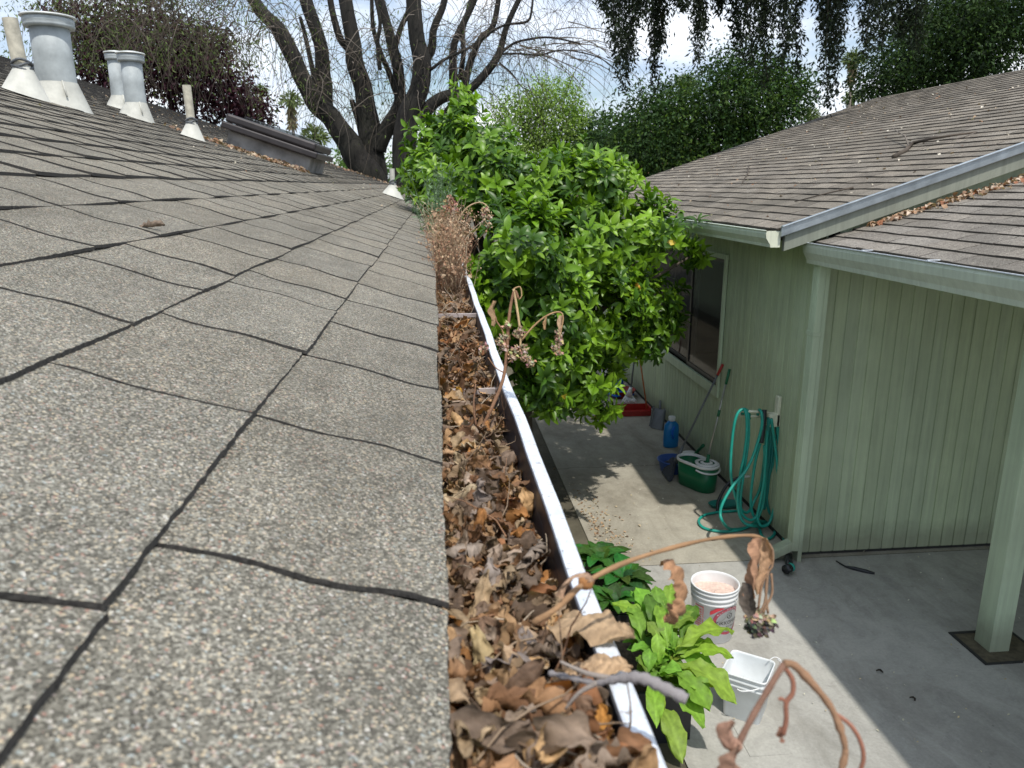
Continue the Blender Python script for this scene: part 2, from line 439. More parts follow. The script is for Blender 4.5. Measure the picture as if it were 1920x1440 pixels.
chips('fallen_petals', 380, (1.25, 4.6, 2.6, 9.0), .006, (.008, .02), [(.8, .78, .68), (.7, .66, .5), (.62, .5, .3)],
      'tiny white petals and leaf bits scattered on the patio concrete', 'petals')
def concf(n):
    y = rng.normal(6.0, .45, n); x = 1.26 + np.abs(rng.normal(0, .16, n))
    return np.column_stack([x, y, np.full(n, .006)])
chips('leaf_crumbs', 260, None, .006, (.015, .04), [(.45, .30, .18), (.55, .45, .3), (.25, .16, .1)],
      'brown leaf crumbs heaped at the edge of the concrete by the planting bed', 'leaf litter', conc=concf)

# ------------------------------------------------------------------ roofs
def shingle_roof(name, mat, butt, parent, x0, z0, slope, y0, y1, expo, tab, ncourse, sgn, thick=.006, cuts={}, gap=.004, wav=.004, sub=5, tone=.16, curl=0.0):
    """courses of tabs; sgn -1: roof climbs towards -x, +1: towards +x"""
    m = MB(); ca = 1/math.sqrt(1+slope*slope); sa = slope*ca
    def P(u, y, h):          # u up the slope, h above the deck
        return (x0 + sgn*(u*ca - 0*h) - sgn*h*sa, y, z0 + u*sa + h*ca)
    for k in range(ncourse):
        ys = list(cuts.get(k, []))
        if not ys: ys = [y0 + random.uniform(0, tab)]
        while ys[0] > y0: ys.insert(0, ys[0]-tab*random.choice((1, 1, 1.15, .85)))
        while ys[-1] < y1: ys.append(ys[-1]+tab*random.choice((1, 1, 1, 1.18, .8)))
        ys[0] = y0; ys[-1] = y1
        ph = random.uniform(0, 9)
        for a, b in zip(ys[:-1], ys[1:]):
            if b-a < .03: continue
            t_ = 1 + random.uniform(-tone, tone); warm = random.uniform(-.012, .012)
            m.cur = (t_*(1+warm), t_, t_*(1-warm*1.3))
            g = gap*random.uniform(.7, 1.4); lift = random.uniform(0, .003); e = random.uniform(-.003, .003)
            nu, nv = sub, 2 if sub < 4 else 36; rag = .0009 if sub > 10 else 0
            grid = []
            for i in range(nu+1):
                row = []
                for j in range(nv+1):
                    v = a + g/2 + (b-a-g)*j/nv
                    u = expo*k + e + (expo+.012)*i/nu
                    ww = wav*math.sin(v*9+ph)*(1 if k else .5)
                    if j in (0, nv): v += wav*1.2*math.sin(u*60+(a if j == 0 else b)*37) + random.uniform(-1, 1)*(wav*.15+rag)
                    if i == 0: u += ww*.6 + random.uniform(-1, 1)*(wav*.1+rag)
                    h = thick*(1.15 - .95*i/nu) + lift*(1-i/nu) + curl*(1-j/nv)**2*(1-.6*i/nu) + .0015*math.sin(u*40+v*13+ph)
                    row.append(m.vert(P(u, v, h)))
                grid.append(row)
            for i in range(nu):
                for j in range(nv): m.face((grid[i][j], grid[i][j+1], grid[i+1][j+1], grid[i+1][j]) if sgn < 0 else (grid[i][j+1], grid[i][j], grid[i+1][j], grid[i+1][j+1]), 0)
            # butt edge and side edges
            m.cur = (1, 1, 1)
            lo = [m.vert((m.v[q][0], m.v[q][1], m.v[q][2]-thick*1.5)) for q in grid[0]]
            for j in range(nv): m.face((grid[0][j], grid[0][j+1], lo[j+1], lo[j]), 1)
            for j in (0, nv):
                cl = [grid[i][j] for i in range(nu+1)]
                l2 = [m.vert((m.v[q][0], m.v[q][1], m.v[q][2]-thick*1.4)) for q in cl]
                for i in range(nu): m.face((cl[i], cl[i+1], l2[i+1], l2[i]), 1)
    # underlay seen in the cuts
    m.cur = (1, 1, 1)
    um = ncourse*expo
    m.poly([P(.004, y0, -.0045), P(.004, y1, -.0045), P(um, y1, -.0045), P(um, y0, -.0045)], 1)
    m.cur = (1, 1, 1)
    o = m.build(name, [mat, butt], parent)
    return o, P

ZE = 2.57                                       # left eave edge height
house = empty('house', (-3, 9, 0), 'house whose shingled roof fills the left of the picture', 'house')
cuts = {0: [.185, .49, .787, 1.091, 1.361, 1.638, 1.899, 2.219], 1: [.10, .397, .772, 1.085, 1.454, 1.619, 1.9, 2.28],
        2: [.38, .68, .987, 1.283, 1.506, 1.819, 2.102], 3: [.75, 1.06, 1.37, 1.688, 2.028, 2.427]}
YEND = 18.7; NC = 39
roofL, PL = shingle_roof('roof', M_SHL, M_BUTT, house, 0.0, ZE-.006, 1/3, -.6, YEND, .2, .305, 5, -1, thick=.0036, cuts=cuts, gap=.0038, wav=.0014, sub=24, tone=.06, curl=.0022)
roofL2, _ = shingle_roof('upper_roof', M_SHL, M_BUTT, house, -5*.2*.9487, ZE-.006+5*.2*.3162, 1/3, -.6, YEND, .2, .305, NC-5, -1, thick=.006, gap=.008, wav=.006, sub=3, tone=.07, curl=.005)
xr = -NC*.2*.9487; zr = ZE + NC*.2*.3162
m = MB()
m.poly([(xr, -.6, zr), (xr, YEND, zr), (2*xr, YEND, ZE), (2*xr, -.6, ZE)], 0)
m.build('back_roof', M_SHL, house)
m = MB()
m.box((-.62, -.6, ZE-.27), (-.60, YEND-.3, ZE-.14)); m.poly([(-.60, -.6, ZE-.20), (-.60, YEND-.3, ZE-.20), (-.03, YEND-.3, ZE-.20), (-.03, -.6, ZE-.20)])
m.build('soffit', M_SOFF, house)
m = MB(); m.box((-.03, -.6, ZE-.19), (-.006, YEND, ZE-.016)); m.build('fascia', M_GREY, house)
m = MB(); m.box((2*xr+.6, -.5, -.1), (-.62, YEND-.4, ZE-.14))
m.poly([(-.62, YEND-.4, ZE-.14), (2*xr+.6, YEND-.4, ZE-.14), (xr, YEND-.4, zr-.05)]); m.build('wall', M_SIDE, house)
m = MB()
for a, b in (((0, ZE), (xr, zr)), ((xr, zr), (2*xr, ZE))):
    m.poly([(a[0], YEND+.01, a[1]-.02), (b[0], YEND+.01, b[1]-.02), (b[0], YEND+.01, b[1]-.17), (a[0], YEND+.01, a[1]-.17)])
m.build('rake_board', M_TRIM, house)

# the gutter hanging on the left eave
gut = empty('rain_gutter', (.06, 4, 2.45), 'white lipped metal rain gutter packed with dead leaves along the near roof edge', 'gutter')
LZ = 2.53
m = MB(); ys = [-.6+.08*i for i in range(60)]+[4.2+.35*i for i in range(1, 43)]
prof_in = [(-.004, ZE-.03), (-.004, 2.425), (.075, 2.425), (.100, 2.455), (.109, 2.50), (.109, LZ-.004)]
prof_lip = [(.1095, LZ-.006), (.1095, LZ+.001), (.1115, LZ+.002), (.1245, LZ+.001), (.1262, LZ-.001), (.1262, LZ-.014)]
prof_out = [(.1275, LZ-.013), (.124, LZ-.02), (.124, 2.47), (.105, 2.43), (.088, 2.42), (-.004, 2.42)]
def extr(prof, mi, jitter=.0):
    rows = []
    for y in ys:
        w_ = .0012*math.sin(y*3.1)+.0010*math.sin(y*7.7)+.0006*math.sin(y*19)
        rows.append([m.vert((x+w_*(1 if x > .05 else 0), y, z+.4*w_)) for x, z in prof])
    for i in range(len(rows)-1):
        for j in range(len(prof)-1): m.face((rows[i][j], rows[i+1][j], rows[i+1][j+1], rows[i][j+1]), mi)
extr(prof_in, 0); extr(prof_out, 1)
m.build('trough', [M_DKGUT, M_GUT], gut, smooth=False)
m = MB(); extr(prof_lip, 0); m.build('lip', M_LIP, gut, smooth=False)
for y in (.02, 1.36, 2.08, 4.4):
    q = .022 if y == 1.36 else 0
    m = MB(); m.box((.0, y-.004, LZ-.012-q), (.110, y+.004, LZ-.008-q)); m.box((.0, y-.004, LZ-.018-q), (.110, y-.0025, LZ-.012-q))
    m.build('hanger_strap', M_STRAP, gut)

# ------------------------------------------------------------------ vents, pipes, skylight
def slope_z(x): return ZE + (-x)/3
def vent(x, y, r, h, rc, label, group='sheet metal vents on the left roof'):
    z = slope_z(x); t = empty('roof_vent', (x, y, z), label, 'vent', group)
    m = MB(); m.lathe([(r*1.02, .22*h-.01), (r, .22*h), (r*.97, .5*h), (r*.98, .86*h), (0.01, .87*h)], (x, y, z), 40); m.build('duct', M_VENT, t, True)
    # cone flashing whose foot follows the roof
    m = MB(); rings = []
    for rr, hh in ((r*1.62, -1), (r*1.55, -1), (r*1.05, .22*h), (r*1.03, .235*h)):
        ring = []
        for j in range(40):
            a = 2*math.pi*j/40; px = x+rr*math.cos(a); py = y+rr*math.sin(a)
            ring.append(m.vert((px, py, (slope_z(px)+(.012 if rr < r*1.6 else .0)) if hh == -1 else z+hh)))
        rings.append(ring)
    for k in range(3):
        for j in range(40): m.face((rings[k][j], rings[k][(j+1) % 40], rings[k+1][(j+1) % 40], rings[k+1][j]))
    m.tube([(x+r*1.03*math.cos(-.9), y+r*1.03*math.sin(-.9), z+.24*h), (x+r*1.5*math.cos(-.9), y+r*1.5*math.sin(-.9), z+.03)], .006, 6)
    m.build('flashing', M_CONE, t, True)
    m = MB(); m.lathe([(r*.9, .84*h), (rc*.90, .845*h), (rc*.93, .87*h), (rc*.90, .885*h), (rc*.93, .90*h), (rc*.92, .945*h), (r*.8, .95*h)], (x, y, z), 48)
    m.build('collar', M_VENT, t, True)
    m = MB(); m.lathe([(r*.8, .93*h), (r*.82, .965*h)], (x, y, z), 40); m.build('screen', M_BLK, t, True)
    m = MB(); m.lathe([(.01, .958*h), (rc, .958*h), (rc*1.01, .965*h), (rc*.98, .978*h), (rc*.5, 1.0*h), (.01, 1.005*h)], (x, y, z), 48)
    m.build('cap', M_VENTW, t, True)
    return t
def RF(px, py):
    r = ray(px, py); t = (ZE-H)/(r.z+r.x/3); return Vector((0, 0, H))+r*t
def vat(bx, by, ty, r, rc, lb):
    p = RF(bx, by); vent(p.x, p.y, r, ony(bx, ty, p.y).z-slope_z(p.x), rc, lb)
def pat(bx, by, ty, r, lean, lb, *a):
    p = RF(bx, by); pipe(p.x, p.y, r, ony(bx, ty, p.y).z-slope_z(p.x), lean, lb, *a)
def pipe(x, y, r, h, lean, label, cone=.11, ch=.13, white=False):
    z = slope_z(x); t = empty('vent_pipe', (x, y, z), label, 'pipe', 'plumbing pipes on the left roof')
    m = MB(); m.tube([(x, y, z-.02), (x+lean[0]*.5, y+lean[1]*.5, z+h*.5), (x+lean[0], y+lean[1], z+h)], r, 20, cap=False)
    m.tube([(x+lean[0], y+lean[1], z+h), (x+lean[0]*.97, y+lean[1]*.97, z+h*.95)], r*.85, 20)
    m.build('pipe', M_CONE if white else M_PIPE, t, True)
    m = MB(); rings = []
    for rr, hh in ((cone, -1), (cone*.95, -1), (r*1.35, ch), (r*1.1, ch*1.15)):
        rings.append([m.vert((x+rr*math.cos(a), y+rr*math.sin(a), slope_z(x+rr*math.cos(a))+.008 if hh == -1 else z+hh)) for a in [2*math.pi*j/28 for j in range(28)]])
    for k in range(3):
        for j in range(28): m.face((rings[k][j], rings[k][(j+1) % 28], rings[k+1][(j+1) % 28], rings[k+1][j]))
    m.build('flashing', M_CONE, t, True)
    m = MB()
    for i in range(3):
        pts = [(x+(r*1.25+.004*math.sin(a*3+i))*math.cos(a), y+(r*1.25)*math.sin(a), z+ch*(1.05+.12*i)+.012*math.sin(a*2+i*2)) for a in [2*math.pi*j/20 for j in range(21)]]
        m.tube(pts, .008, 6)
    m.build('sealing_tape', M_MASTIC, t, True)
    return t
vat(112, 194, 27, .120, .163, 'widest and nearest round metal vent with a flat cap beside the tall pipe')
vat(258, 222, 97, .088, .120, 'middle sized metal vent standing in front of its partly hidden twin')
vat(228, 205, 96, .080, .105, 'slimmer metal vent half hidden behind another capped vent')
pat(50, 180, 35, .042, (-.03, 0), 'tall aged plastic pipe with taped white flashing at the left edge of the picture', .13, .15)
pat(362, 260, 160, .035, (-.01, 0), 'short aged plastic pipe standing alone between the vents and the skylight', .10, .12)
pat(737, 369, 316, .030, (0, 0), 'small white pipe standing near the far end of the left roof', .13, .14, True)

sk = empty('skylight', (-1.72, 8.7, slope_z(-1.72)), 'long bronze framed skylight on a mortared curb on the left roof', 'skylight')
def slopebox(m, x0, x1, y0, y1, h0, h1, mi=0):
    ca, sa = .9487, .3162
    ps = []
    for x in (x0, x1):
        for y in (y0, y1):
            for h in (h0, h1): ps.append((x+h*sa, y, slope_z(x)+h*ca))
    i = [m.vert(p) for p in ps]
    for q in ((0, 1, 3, 2), (4, 6, 7, 5), (0, 4, 5, 1), (2, 3, 7, 6), (0, 2, 6, 4), (1, 5, 7, 3)): m.face([i[k] for k in q], mi)
m = MB(); slopebox(m, -2.04, -1.26, 8.22, 9.3, -.02, .15); m.build('curb', M_CURB, sk, bev=.01)
m = MB(); slopebox(m, -2.10, -1.20, 8.12, 9.4, .152, .215); m.build('lower_frame', M_BRONZE, sk, bev=.012)
m = MB(); slopebox(m, -2.08, -1.235, 8.145, 9.36, .22, .30); m.build('upper_frame', M_BRONZE, sk, bev=.02)
m = MB(); slopebox(m, -1.95, -1.36, 8.28, 9.22, .303, .325); m.build('pane', M_GLASS, sk, bev=.01)

# ------------------------------------------------------------------ right house
rh = empty('right_house', (6, 9, 0), 'sage green house with vertical siding and brown shingle roof', 'house')
WX, WY = 2.80, 5.34                          # wall plane facing the passage, wall facing the camera
XE, ZR = 2.39, 2.558                         # main eave
YF = 13.5
roofR, PR = shingle_roof('main_roof', M_SHR, M_BUTTR, rh, XE, ZR, 1/3, 5.26, YF, .143, .30, 39, +1, thick=.009, gap=.006, wav=.010, sub=2, tone=.26)
XRd = XE+39*.143*.9487; ZRd = ZR+39*.143*.3162
m = MB(); m.poly([(XRd, 5.26, ZRd), (XRd, YF, ZRd), (2*XRd-XE, YF, ZR), (2*XRd-XE, 5.26, ZR)]); m.build('back_roof', M_SHR, rh)
XC, ZC, SC = 2.69, 2.464, .30                # carport roof
roofC, PC = shingle_roof('carport_roof', M_SHG, M_BUTTR, rh, XC, ZC, SC, .4, 5.31, .15, .30, 36, +1, thick=.009, gap=.006, wav=.006, sub=3, tone=.17)

def siding(m, axis, c, a0, a1, z0, z1, holes=[], pitch=.1015, out=-1):
    """vertical grooved boards; axis 'x': wall in plane x=c running along y; 'y': plane y=c along x"""
    gw, gd = .011, .008
    n = int((a1-a0)/pitch)+1
    def pt(a, dep, z): return (c-out*dep, a, z) if axis == 'x' else (a, c-out*dep, z)
    for i in range(n):
        b0 = a0+i*pitch+random.uniform(-.002, .002)*0; b1 = min(a1, b0+pitch); g = min(b0+gw, b1)
        t_ = random.uniform(.93, 1.05); m.cur = (t_, t_, t_*random.uniform(.97, 1.02))
        zs = [(z0, z1)]
        for (h0, h1, hz0, hz1) in holes:
            if b1 > h0 and b0 < h1: zs = [(z0, hz0), (hz1, z1)]
        for s0, s1 in zs:
            for (p, q, d0, d1) in ((b0, b0+.002, 0, gd), (b0+.002, g, gd, gd), (g, g+.002, gd, 0), (g+.002, b1, 0, 0)):
                q = min(q, b1)
                if q <= p: continue
                m.poly([pt(p, d0, s0), pt(q, d1, s0), pt(q, d1, s1), pt(p, d0, s1)])
WY0, WY1, WZ0, WZ1 = 7.22, 10.2, .90, 2.17
m = MB(); siding(m, 'x', WX, WY, 13.2, .05, 2.66, [(WY0, WY1, WZ0, WZ1)]); m.build('side_wall', M_SIDE, rh)
m = MB(); siding(m, 'y', WY, WX, 9.0, .028, 2.40); m.build('carport_wall', M_SIDE, rh)
m = MB(); m.box((WX+.012, WY+.013, 0), (9, WY+.03, .03)); m.box((WX+.012, WY+.013, 0), (WX+.03, 13.2, .05)); m.build('sill_plate', M_DARK, rh)
m = MB(); m.poly([(WX+.01, 13.2, 0), (12.6, 13.2, 0), (12.6, 13.2, 2.7), (XRd, 13.2, ZRd-.05), (WX+.01, 13.2, 2.7)]); m.build('far_wall', M_SIDE, rh)
m = MB(); siding(m, 'y', 5.345, 3.0, 12, 2.41, 2.60)
m.poly([(2.9, 5.35, 2.4), (12, 5.35, 2.4), (XRd, 5.35, ZRd-.04), (2.9, 5.35, 2.70)]); m.build('gable_wall', M_SIDE, rh)
m = MB(); m.poly([(WX, 5.36, 2.48), (XE+.03, 5.36, 2.48), (XE+.03, YF, 2.48), (WX, YF, 2.48)]); m.build('soffit', M_SOFF, rh)
# rake: weathered board and metal strip, from the eave corner up the gable
def slat(m, x0, x1, y0, y1, za, zb, mi=0):
    f = lambda x: ZR + (x-XE)/3
    i = [m.vert(p) for p in [(x, y, f(x)+z) for x in (x0, x1) for y in (y0, y1) for z in (za, zb)]]
    for q in ((0, 1, 3, 2), (4, 6, 7, 5), (0, 4, 5, 1), (2, 3, 7, 6), (0, 2, 6, 4), (1, 5, 7, 3)): m.face([i[k] for k in q], mi)
m = MB(); slat(m, XE+.06, XRd, 5.262, 5.30, -.165, -.045); m.build('rake_board', M_GREY, rh)
m = MB(); slat(m, XE+.02, XRd, 5.235, 5.258, -.052, .020); slat(m, XE+.02, XRd, 5.222, 5.250, .012, .024); m.build('rake_flashing', M_FLASH, rh, bev=.004)
# main eave gutter
def kgutter(parent, x, zt, y0, y1, hgt, dep, name, capm, capside):
    g = MB(); prof = [(0, 0), (.006, .006), (.012, 0), (.006, -.022), (.012, -hgt*.45), (dep*.35, -hgt*.8), (dep*.4, -hgt), (dep, -hgt)]
    rows = [[g.vert((x+px, y, zt+pz)) for px, pz in prof] for y in (y0, (y0+y1)/2, y1)]
    for i in range(2):
        for j in range(len(prof)-1): g.face((rows[i][j+1], rows[i+1][j+1], rows[i+1][j], rows[i][j]))
    g.poly([(x+.012, y0, zt-.02), (x+dep, y0, zt-hgt), (x+dep, y1, zt-hgt), (x+.012, y1, zt-.02)])
    o = g.build(name, M_GUT, parent)
    g = MB(); idx = [(x+px, y0-.003 if capside < 0 else y1+.003, zt+pz) for px, pz in prof]+[(x+dep, y0-.003 if capside < 0 else y1+.003, zt)]
    g.poly(idx); g.build('end_cap', capm, o)
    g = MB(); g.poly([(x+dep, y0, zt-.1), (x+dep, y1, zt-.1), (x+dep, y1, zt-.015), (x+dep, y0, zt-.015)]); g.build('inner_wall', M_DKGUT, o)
    return o
kgutter(rh, XE-.085, ZR-.005, 5.27, 13.4, .115, .115, 'main_gutter', M_CAPLIT, -1)
cg = kgutter(rh, XC-.075, ZC+.002, .4, 5.33, .145, .115, 'carport_gutter', M_TRIM, 1)
m = MB(); m.box((XC-.076, .4, ZC+.003), (XC-.066, 5.33, ZC+.008)); m.build('white_rim', M_LIP, cg)
for y in (4.55, 3.9, 3.15, 2.5):
    m = MB(); m.box((XC-.07, y-.008, ZC+.0085), (XC+.03, y+.008, ZC+.0125)); m.build('hanger_strap', M_LIP, cg)
m = MB(); m.box((XC+.05, .4, ZC-.16), (XC+.09, 5.33, ZC-.02)); m.build('fascia', M_TRIM, rh)
m = MB()
m.poly([(XC+.05, .4, 2.31), (8.9, .4, 2.31), (8.9, 5.33, 2.31), (XC+.05, 5.33, 2.31)]); m.build('carport_ceiling', M_SOFF, rh)
m = MB(); siding(m, 'x', 9.0, -3, WY, 0, 2.4); m.box((9.02, -3, 0), (9.1, WY, 2.4)); m.build('carport_back_wall', M_SIDE, rh)
m = MB(); m.lathe([(.035, 0), (.035, -.03), (.028, -.05), (.0, -.055)], ony(1838, 548, 4.3).xy.to_3d()+Vector((0, 0, 2.308)), 20); m.build('light_fixture', M_TRIM, rh, True)
# downspout at the corner, a corner board beside it
m = MB()
m.box((WX-.036, WY-.11, .0), (WX-.003, WY-.018, 2.36)); m.build('corner_board', M_TRIM, rh, bev=.003)
ds = MB(); x_, y_ = WX-.045, WY-.065
ds.box((x_-.045, y_-.05, .10), (x_+.02-.013, y_+.045, 2.32)); ds.box((x_-.05, y_-.055, 1.80), (x_+.008, y_+.05, 1.835))
for k in range(3): ds.box((x_-.048, y_-.035+.03*k, .12), (x_-.044, y_-.025+.03*k, 2.3))
o = ds.build('downspout', M_TRIM, rh, bev=.004)
m = MB(); rt = Matrix.Rotation(R_(-28), 3, 'Y')
m.box((x_-.23, y_-.045, .06), (x_-.02, y_+.04, .13), rot=Matrix.Rotation(R_(-25), 3, 'Y')); m.build('kickout', M_TRIM, o, bev=.004)
# window
wn = empty('window', (WX, 8.6, .9)); wn.parent = rh; wn.location = Vector((WX, 8.6, .9))-Vector(rh.location)
m = MB()
m.box((WX-.028, WY0-.05, WZ0-.10), (WX-.002, WY0, WZ1+.05)); m.box((WX-.028, WY1, WZ0-.10), (WX-.002, WY1+.05, WZ1+.05))
m.box((WX-.026, WY0, WZ0-.10), (WX-.002, WY1, WZ0)); m.box((WX-.026, WY0, WZ1), (WX-.002, WY1, WZ1+.05)); m.build('trim', M_TRIM, wn, bev=.003)
m = MB(); ym = 8.22
for a, b, x0 in ((WY0, ym+.02, .005), (ym-.02, WY1, .03)):
    m.box((WX+x0, a, WZ0), (WX+x0+.022, a+.04, WZ1)); m.box((WX+x0, b-.04, WZ0), (WX+x0+.022, b, WZ1))
    m.box((WX+x0+.001, a+.04, WZ0), (WX+x0+.021, b-.04, WZ0+.045)); m.box((WX+x0+.001, a+.04, WZ1-.04), (WX+x0+.021, b-.04, WZ1))
m.build('sash', M_BRONZE, wn)
m = MB(); m.poly([(WX+.016, WY0+.04, WZ0+.04), (WX+.016, ym, WZ0+.04), (WX+.016, ym, WZ1-.04), (WX+.016, WY0+.04, WZ1-.04)])
m.poly([(WX+.041, ym, WZ0+.04), (WX+.041, WY1-.04, WZ0+.04), (WX+.041, WY1-.04, WZ1-.04), (WX+.041, ym, WZ1-.04)]); m.build('glass', M_GLASS, wn)
m = MB(); a = (WX+.08, 6.6, .3); b = (WX+2.6, 11.5, 2.4)
m.poly([(b[0], a[1], a[2]), (b[0], b[1], a[2]), (b[0], b[1], b[2]), (b[0], a[1], b[2])]); m.poly([(a[0], a[1], a[2]), (b[0], a[1], a[2]), (b[0], b[1], a[2]), (a[0], b[1], a[2])])
m.poly([(a[0], a[1], b[2]), (b[0], a[1], b[2]), (b[0], b[1], b[2]), (a[0], b[1], b[2])]); m.poly([(a[0], b[1], a[2]), (b[0], b[1], a[2]), (b[0], b[1], b[2]), (a[0], b[1], b[2])])
m.build('room', M_ROOM, wn)
m = MB(); pts = []
for i in range(60): y = 8.3+1.8*i/59; pts.append((WX+.12+.02*math.sin(i*1.3), y))
for i in range(59): m.poly([(pts[i][0], pts[i][1], WZ0), (pts[i+1][0], pts[i+1][1], WZ0), (pts[i+1][0], pts[i+1][1], WZ1), (pts[i][0], pts[i][1], WZ1)])
m.build('curtain', M_CURT, wn, True)
# faint things inside the near pane
m = MB(); m.box((WX+.22, 7.35, WZ0+.02), (WX+.26, 7.43, 1.75)); m.build('inner_blind', M_LIP, wn)

# post and its footing
post = empty('carport_post', (3.49, 4.04, 0), 'square sage green post holding up the carport roof', 'post')
m = MB(); m.box((3.425, 3.955, .0), (3.56, 4.10, 2.31)); m.build('shaft', M_TRIM, post, bev=.006)
m = MB(); m.box((3.33, 3.85, -.05), (3.72, 4.17, .004)); m.build('footing', simple('mossy footing', (.10, .085, .055), .95, 0, .4, 20, .8, 40), post)
m = MB()
for a, b in (((3.31, 3.835, .001), (3.735, 3.85, .009)), ((3.31, 4.17, .001), (3.735, 4.19, .009)), ((3.31, 3.85, .001), (3.33, 4.17, .009)), ((3.72, 3.85, .001), (3.735, 4.17, .009))): m.box(a, b)
m.build('footing_rim', M_DARK, post)

# ------------------------------------------------------------------ debris on the roofs
def roof_litter(name, n, sampler, surf, size, cols, label, parentless=True):
    pv, pf = leaf_proto(3, .28, .5, 1.4)
    pos = sampler(n); pos[:, 2] = surf(pos[:, 0]) + rng.uniform(.008, .02, n)
    dr = unit(n); dr[:, 2] *= .3; nm = np.tile([0, 0, 1.], (n, 1)) + unit(n)*.5
    c = np.array(cols)[rng.integers(0, len(cols), n)]*rng.uniform(.65, 1.15, (n, 1))
    V, F_, C = scatter([(pv, pf)], pos, frames(dr, nm), rng.uniform(size[0], size[1], n), c)
    return tag(np_mesh(name, V, F_, M_DEAD, C), label, 'leaf litter', kind='stuff')
BR = [(.26, .17, .11), (.36, .26, .17), (.18, .12, .09), (.45, .36, .26), (.30, .16, .09)]
def smp1(n):
    k = rng.uniform(0, 1, n); x = -2.6+2.5*k + rng.normal(0, .12, n)
    far = rng.uniform(0, 1, n) < .35
    y = np.where(far, YEND-np.abs(rng.normal(0, 1.0, n)), 8.0-.9*(0*k)+rng.normal(0, .12, n))
    x = np.where(far, rng.uniform(-3.2, -.05, n), np.clip(-1.25-np.abs(rng.normal(0, .5, n)), -2.9, -.9))
    return np.column_stack([x, y, np.zeros(n)])
roof_litter('roof_leaves', 800, smp1, lambda x: ZE-x/3, (.03, .075), BR, 'dead leaves gathered against the skylight and the far end of the left roof')
def smp2(n): return np.column_stack([-rng.uniform(0, 1, n)**.6*5, rng.uniform(4.5, 18, n), np.zeros(n)])
roof_litter('roof_crumbs', 420, smp2, lambda x: ZE-x/3, (.012, .035), BR+[(.6, .55, .45)], 'small leaf bits sprinkled over the left roof')
def smp3(n):
    x = rng.uniform(3.05, 6.5, n); k = np.abs(rng.normal(0, .07, n))*(.3+(x-3.05))
    return np.column_stack([x, 5.255-np.minimum(k, .45), np.zeros(n)])
roof_litter('valley_leaves', 900, smp3, lambda x: ZC+(x-XC)*SC+.012, (.035, .07), [(.42, .27, .17), (.50, .38, .27), (.28, .17, .11), (.58, .46, .36), (.35, .16, .09)],
            'brown leaves heaped where the carport roof meets the gable')
def smp4(n):
    x = XE+rng.uniform(0, 1, n)**.8*5; return np.column_stack([x, rng.uniform(5.4, 13.3, n), np.zeros(n)])
roof_litter('main_roof_litter', 520, smp4, lambda x: ZR+(x-XE)/3, (.015, .05), BR+[(.62, .56, .46), (.7, .65, .55)], 'pale leaf bits and twigs strewn over the brown roof')
# fallen branch on the right roof
def RR(px, py, up=.02):
    r = ray(px, py); c = ZR-XE/3+up; t = (c-H)/(r.z-r.x/3); return Vector((0, 0, H))+r*t
fb = empty('fallen_branch', RR(1720, 262), 'bare grey branch lying on the brown shingle roof', 'branch')
m = MB(); m.tube([RR(1676, 294), RR(1698, 282), RR(1712, 268), RR(1745, 260, .05), RR(1785, 254, .06), RR(1832, 247)], [.022, .02, .017, .013, .01, .006], 7); m.build('stem', M_TWIG, fb, True)
m = MB(); m.tube([RR(1705, 277), RR(1697, 255, .08), RR(1672, 240, .1)], [.008, .006, .003], 5)
m.tube([RR(1785, 262), RR(1805, 258, .05), RR(1832, 247, .03)], [.005, .005, .003], 5); m.build('twigs', M_TWIGG, fb, True)
for i, (pp, lb) in enumerate((([(1404, 310), (1402, 325), (1390, 345)], 'thin forked twig low on the brown roof behind the orange tree'),
                              ([(1600, 352), (1560, 360), (1490, 378)], 'long thin twig lying along the lower shingles of the brown roof'))):
    m = MB(); m.tube([RR(*q) for q in pp], [.008, .006, .004], 5); tag(m.build('roof_twig', M_TWIG, smooth=True), lb, 'twig')

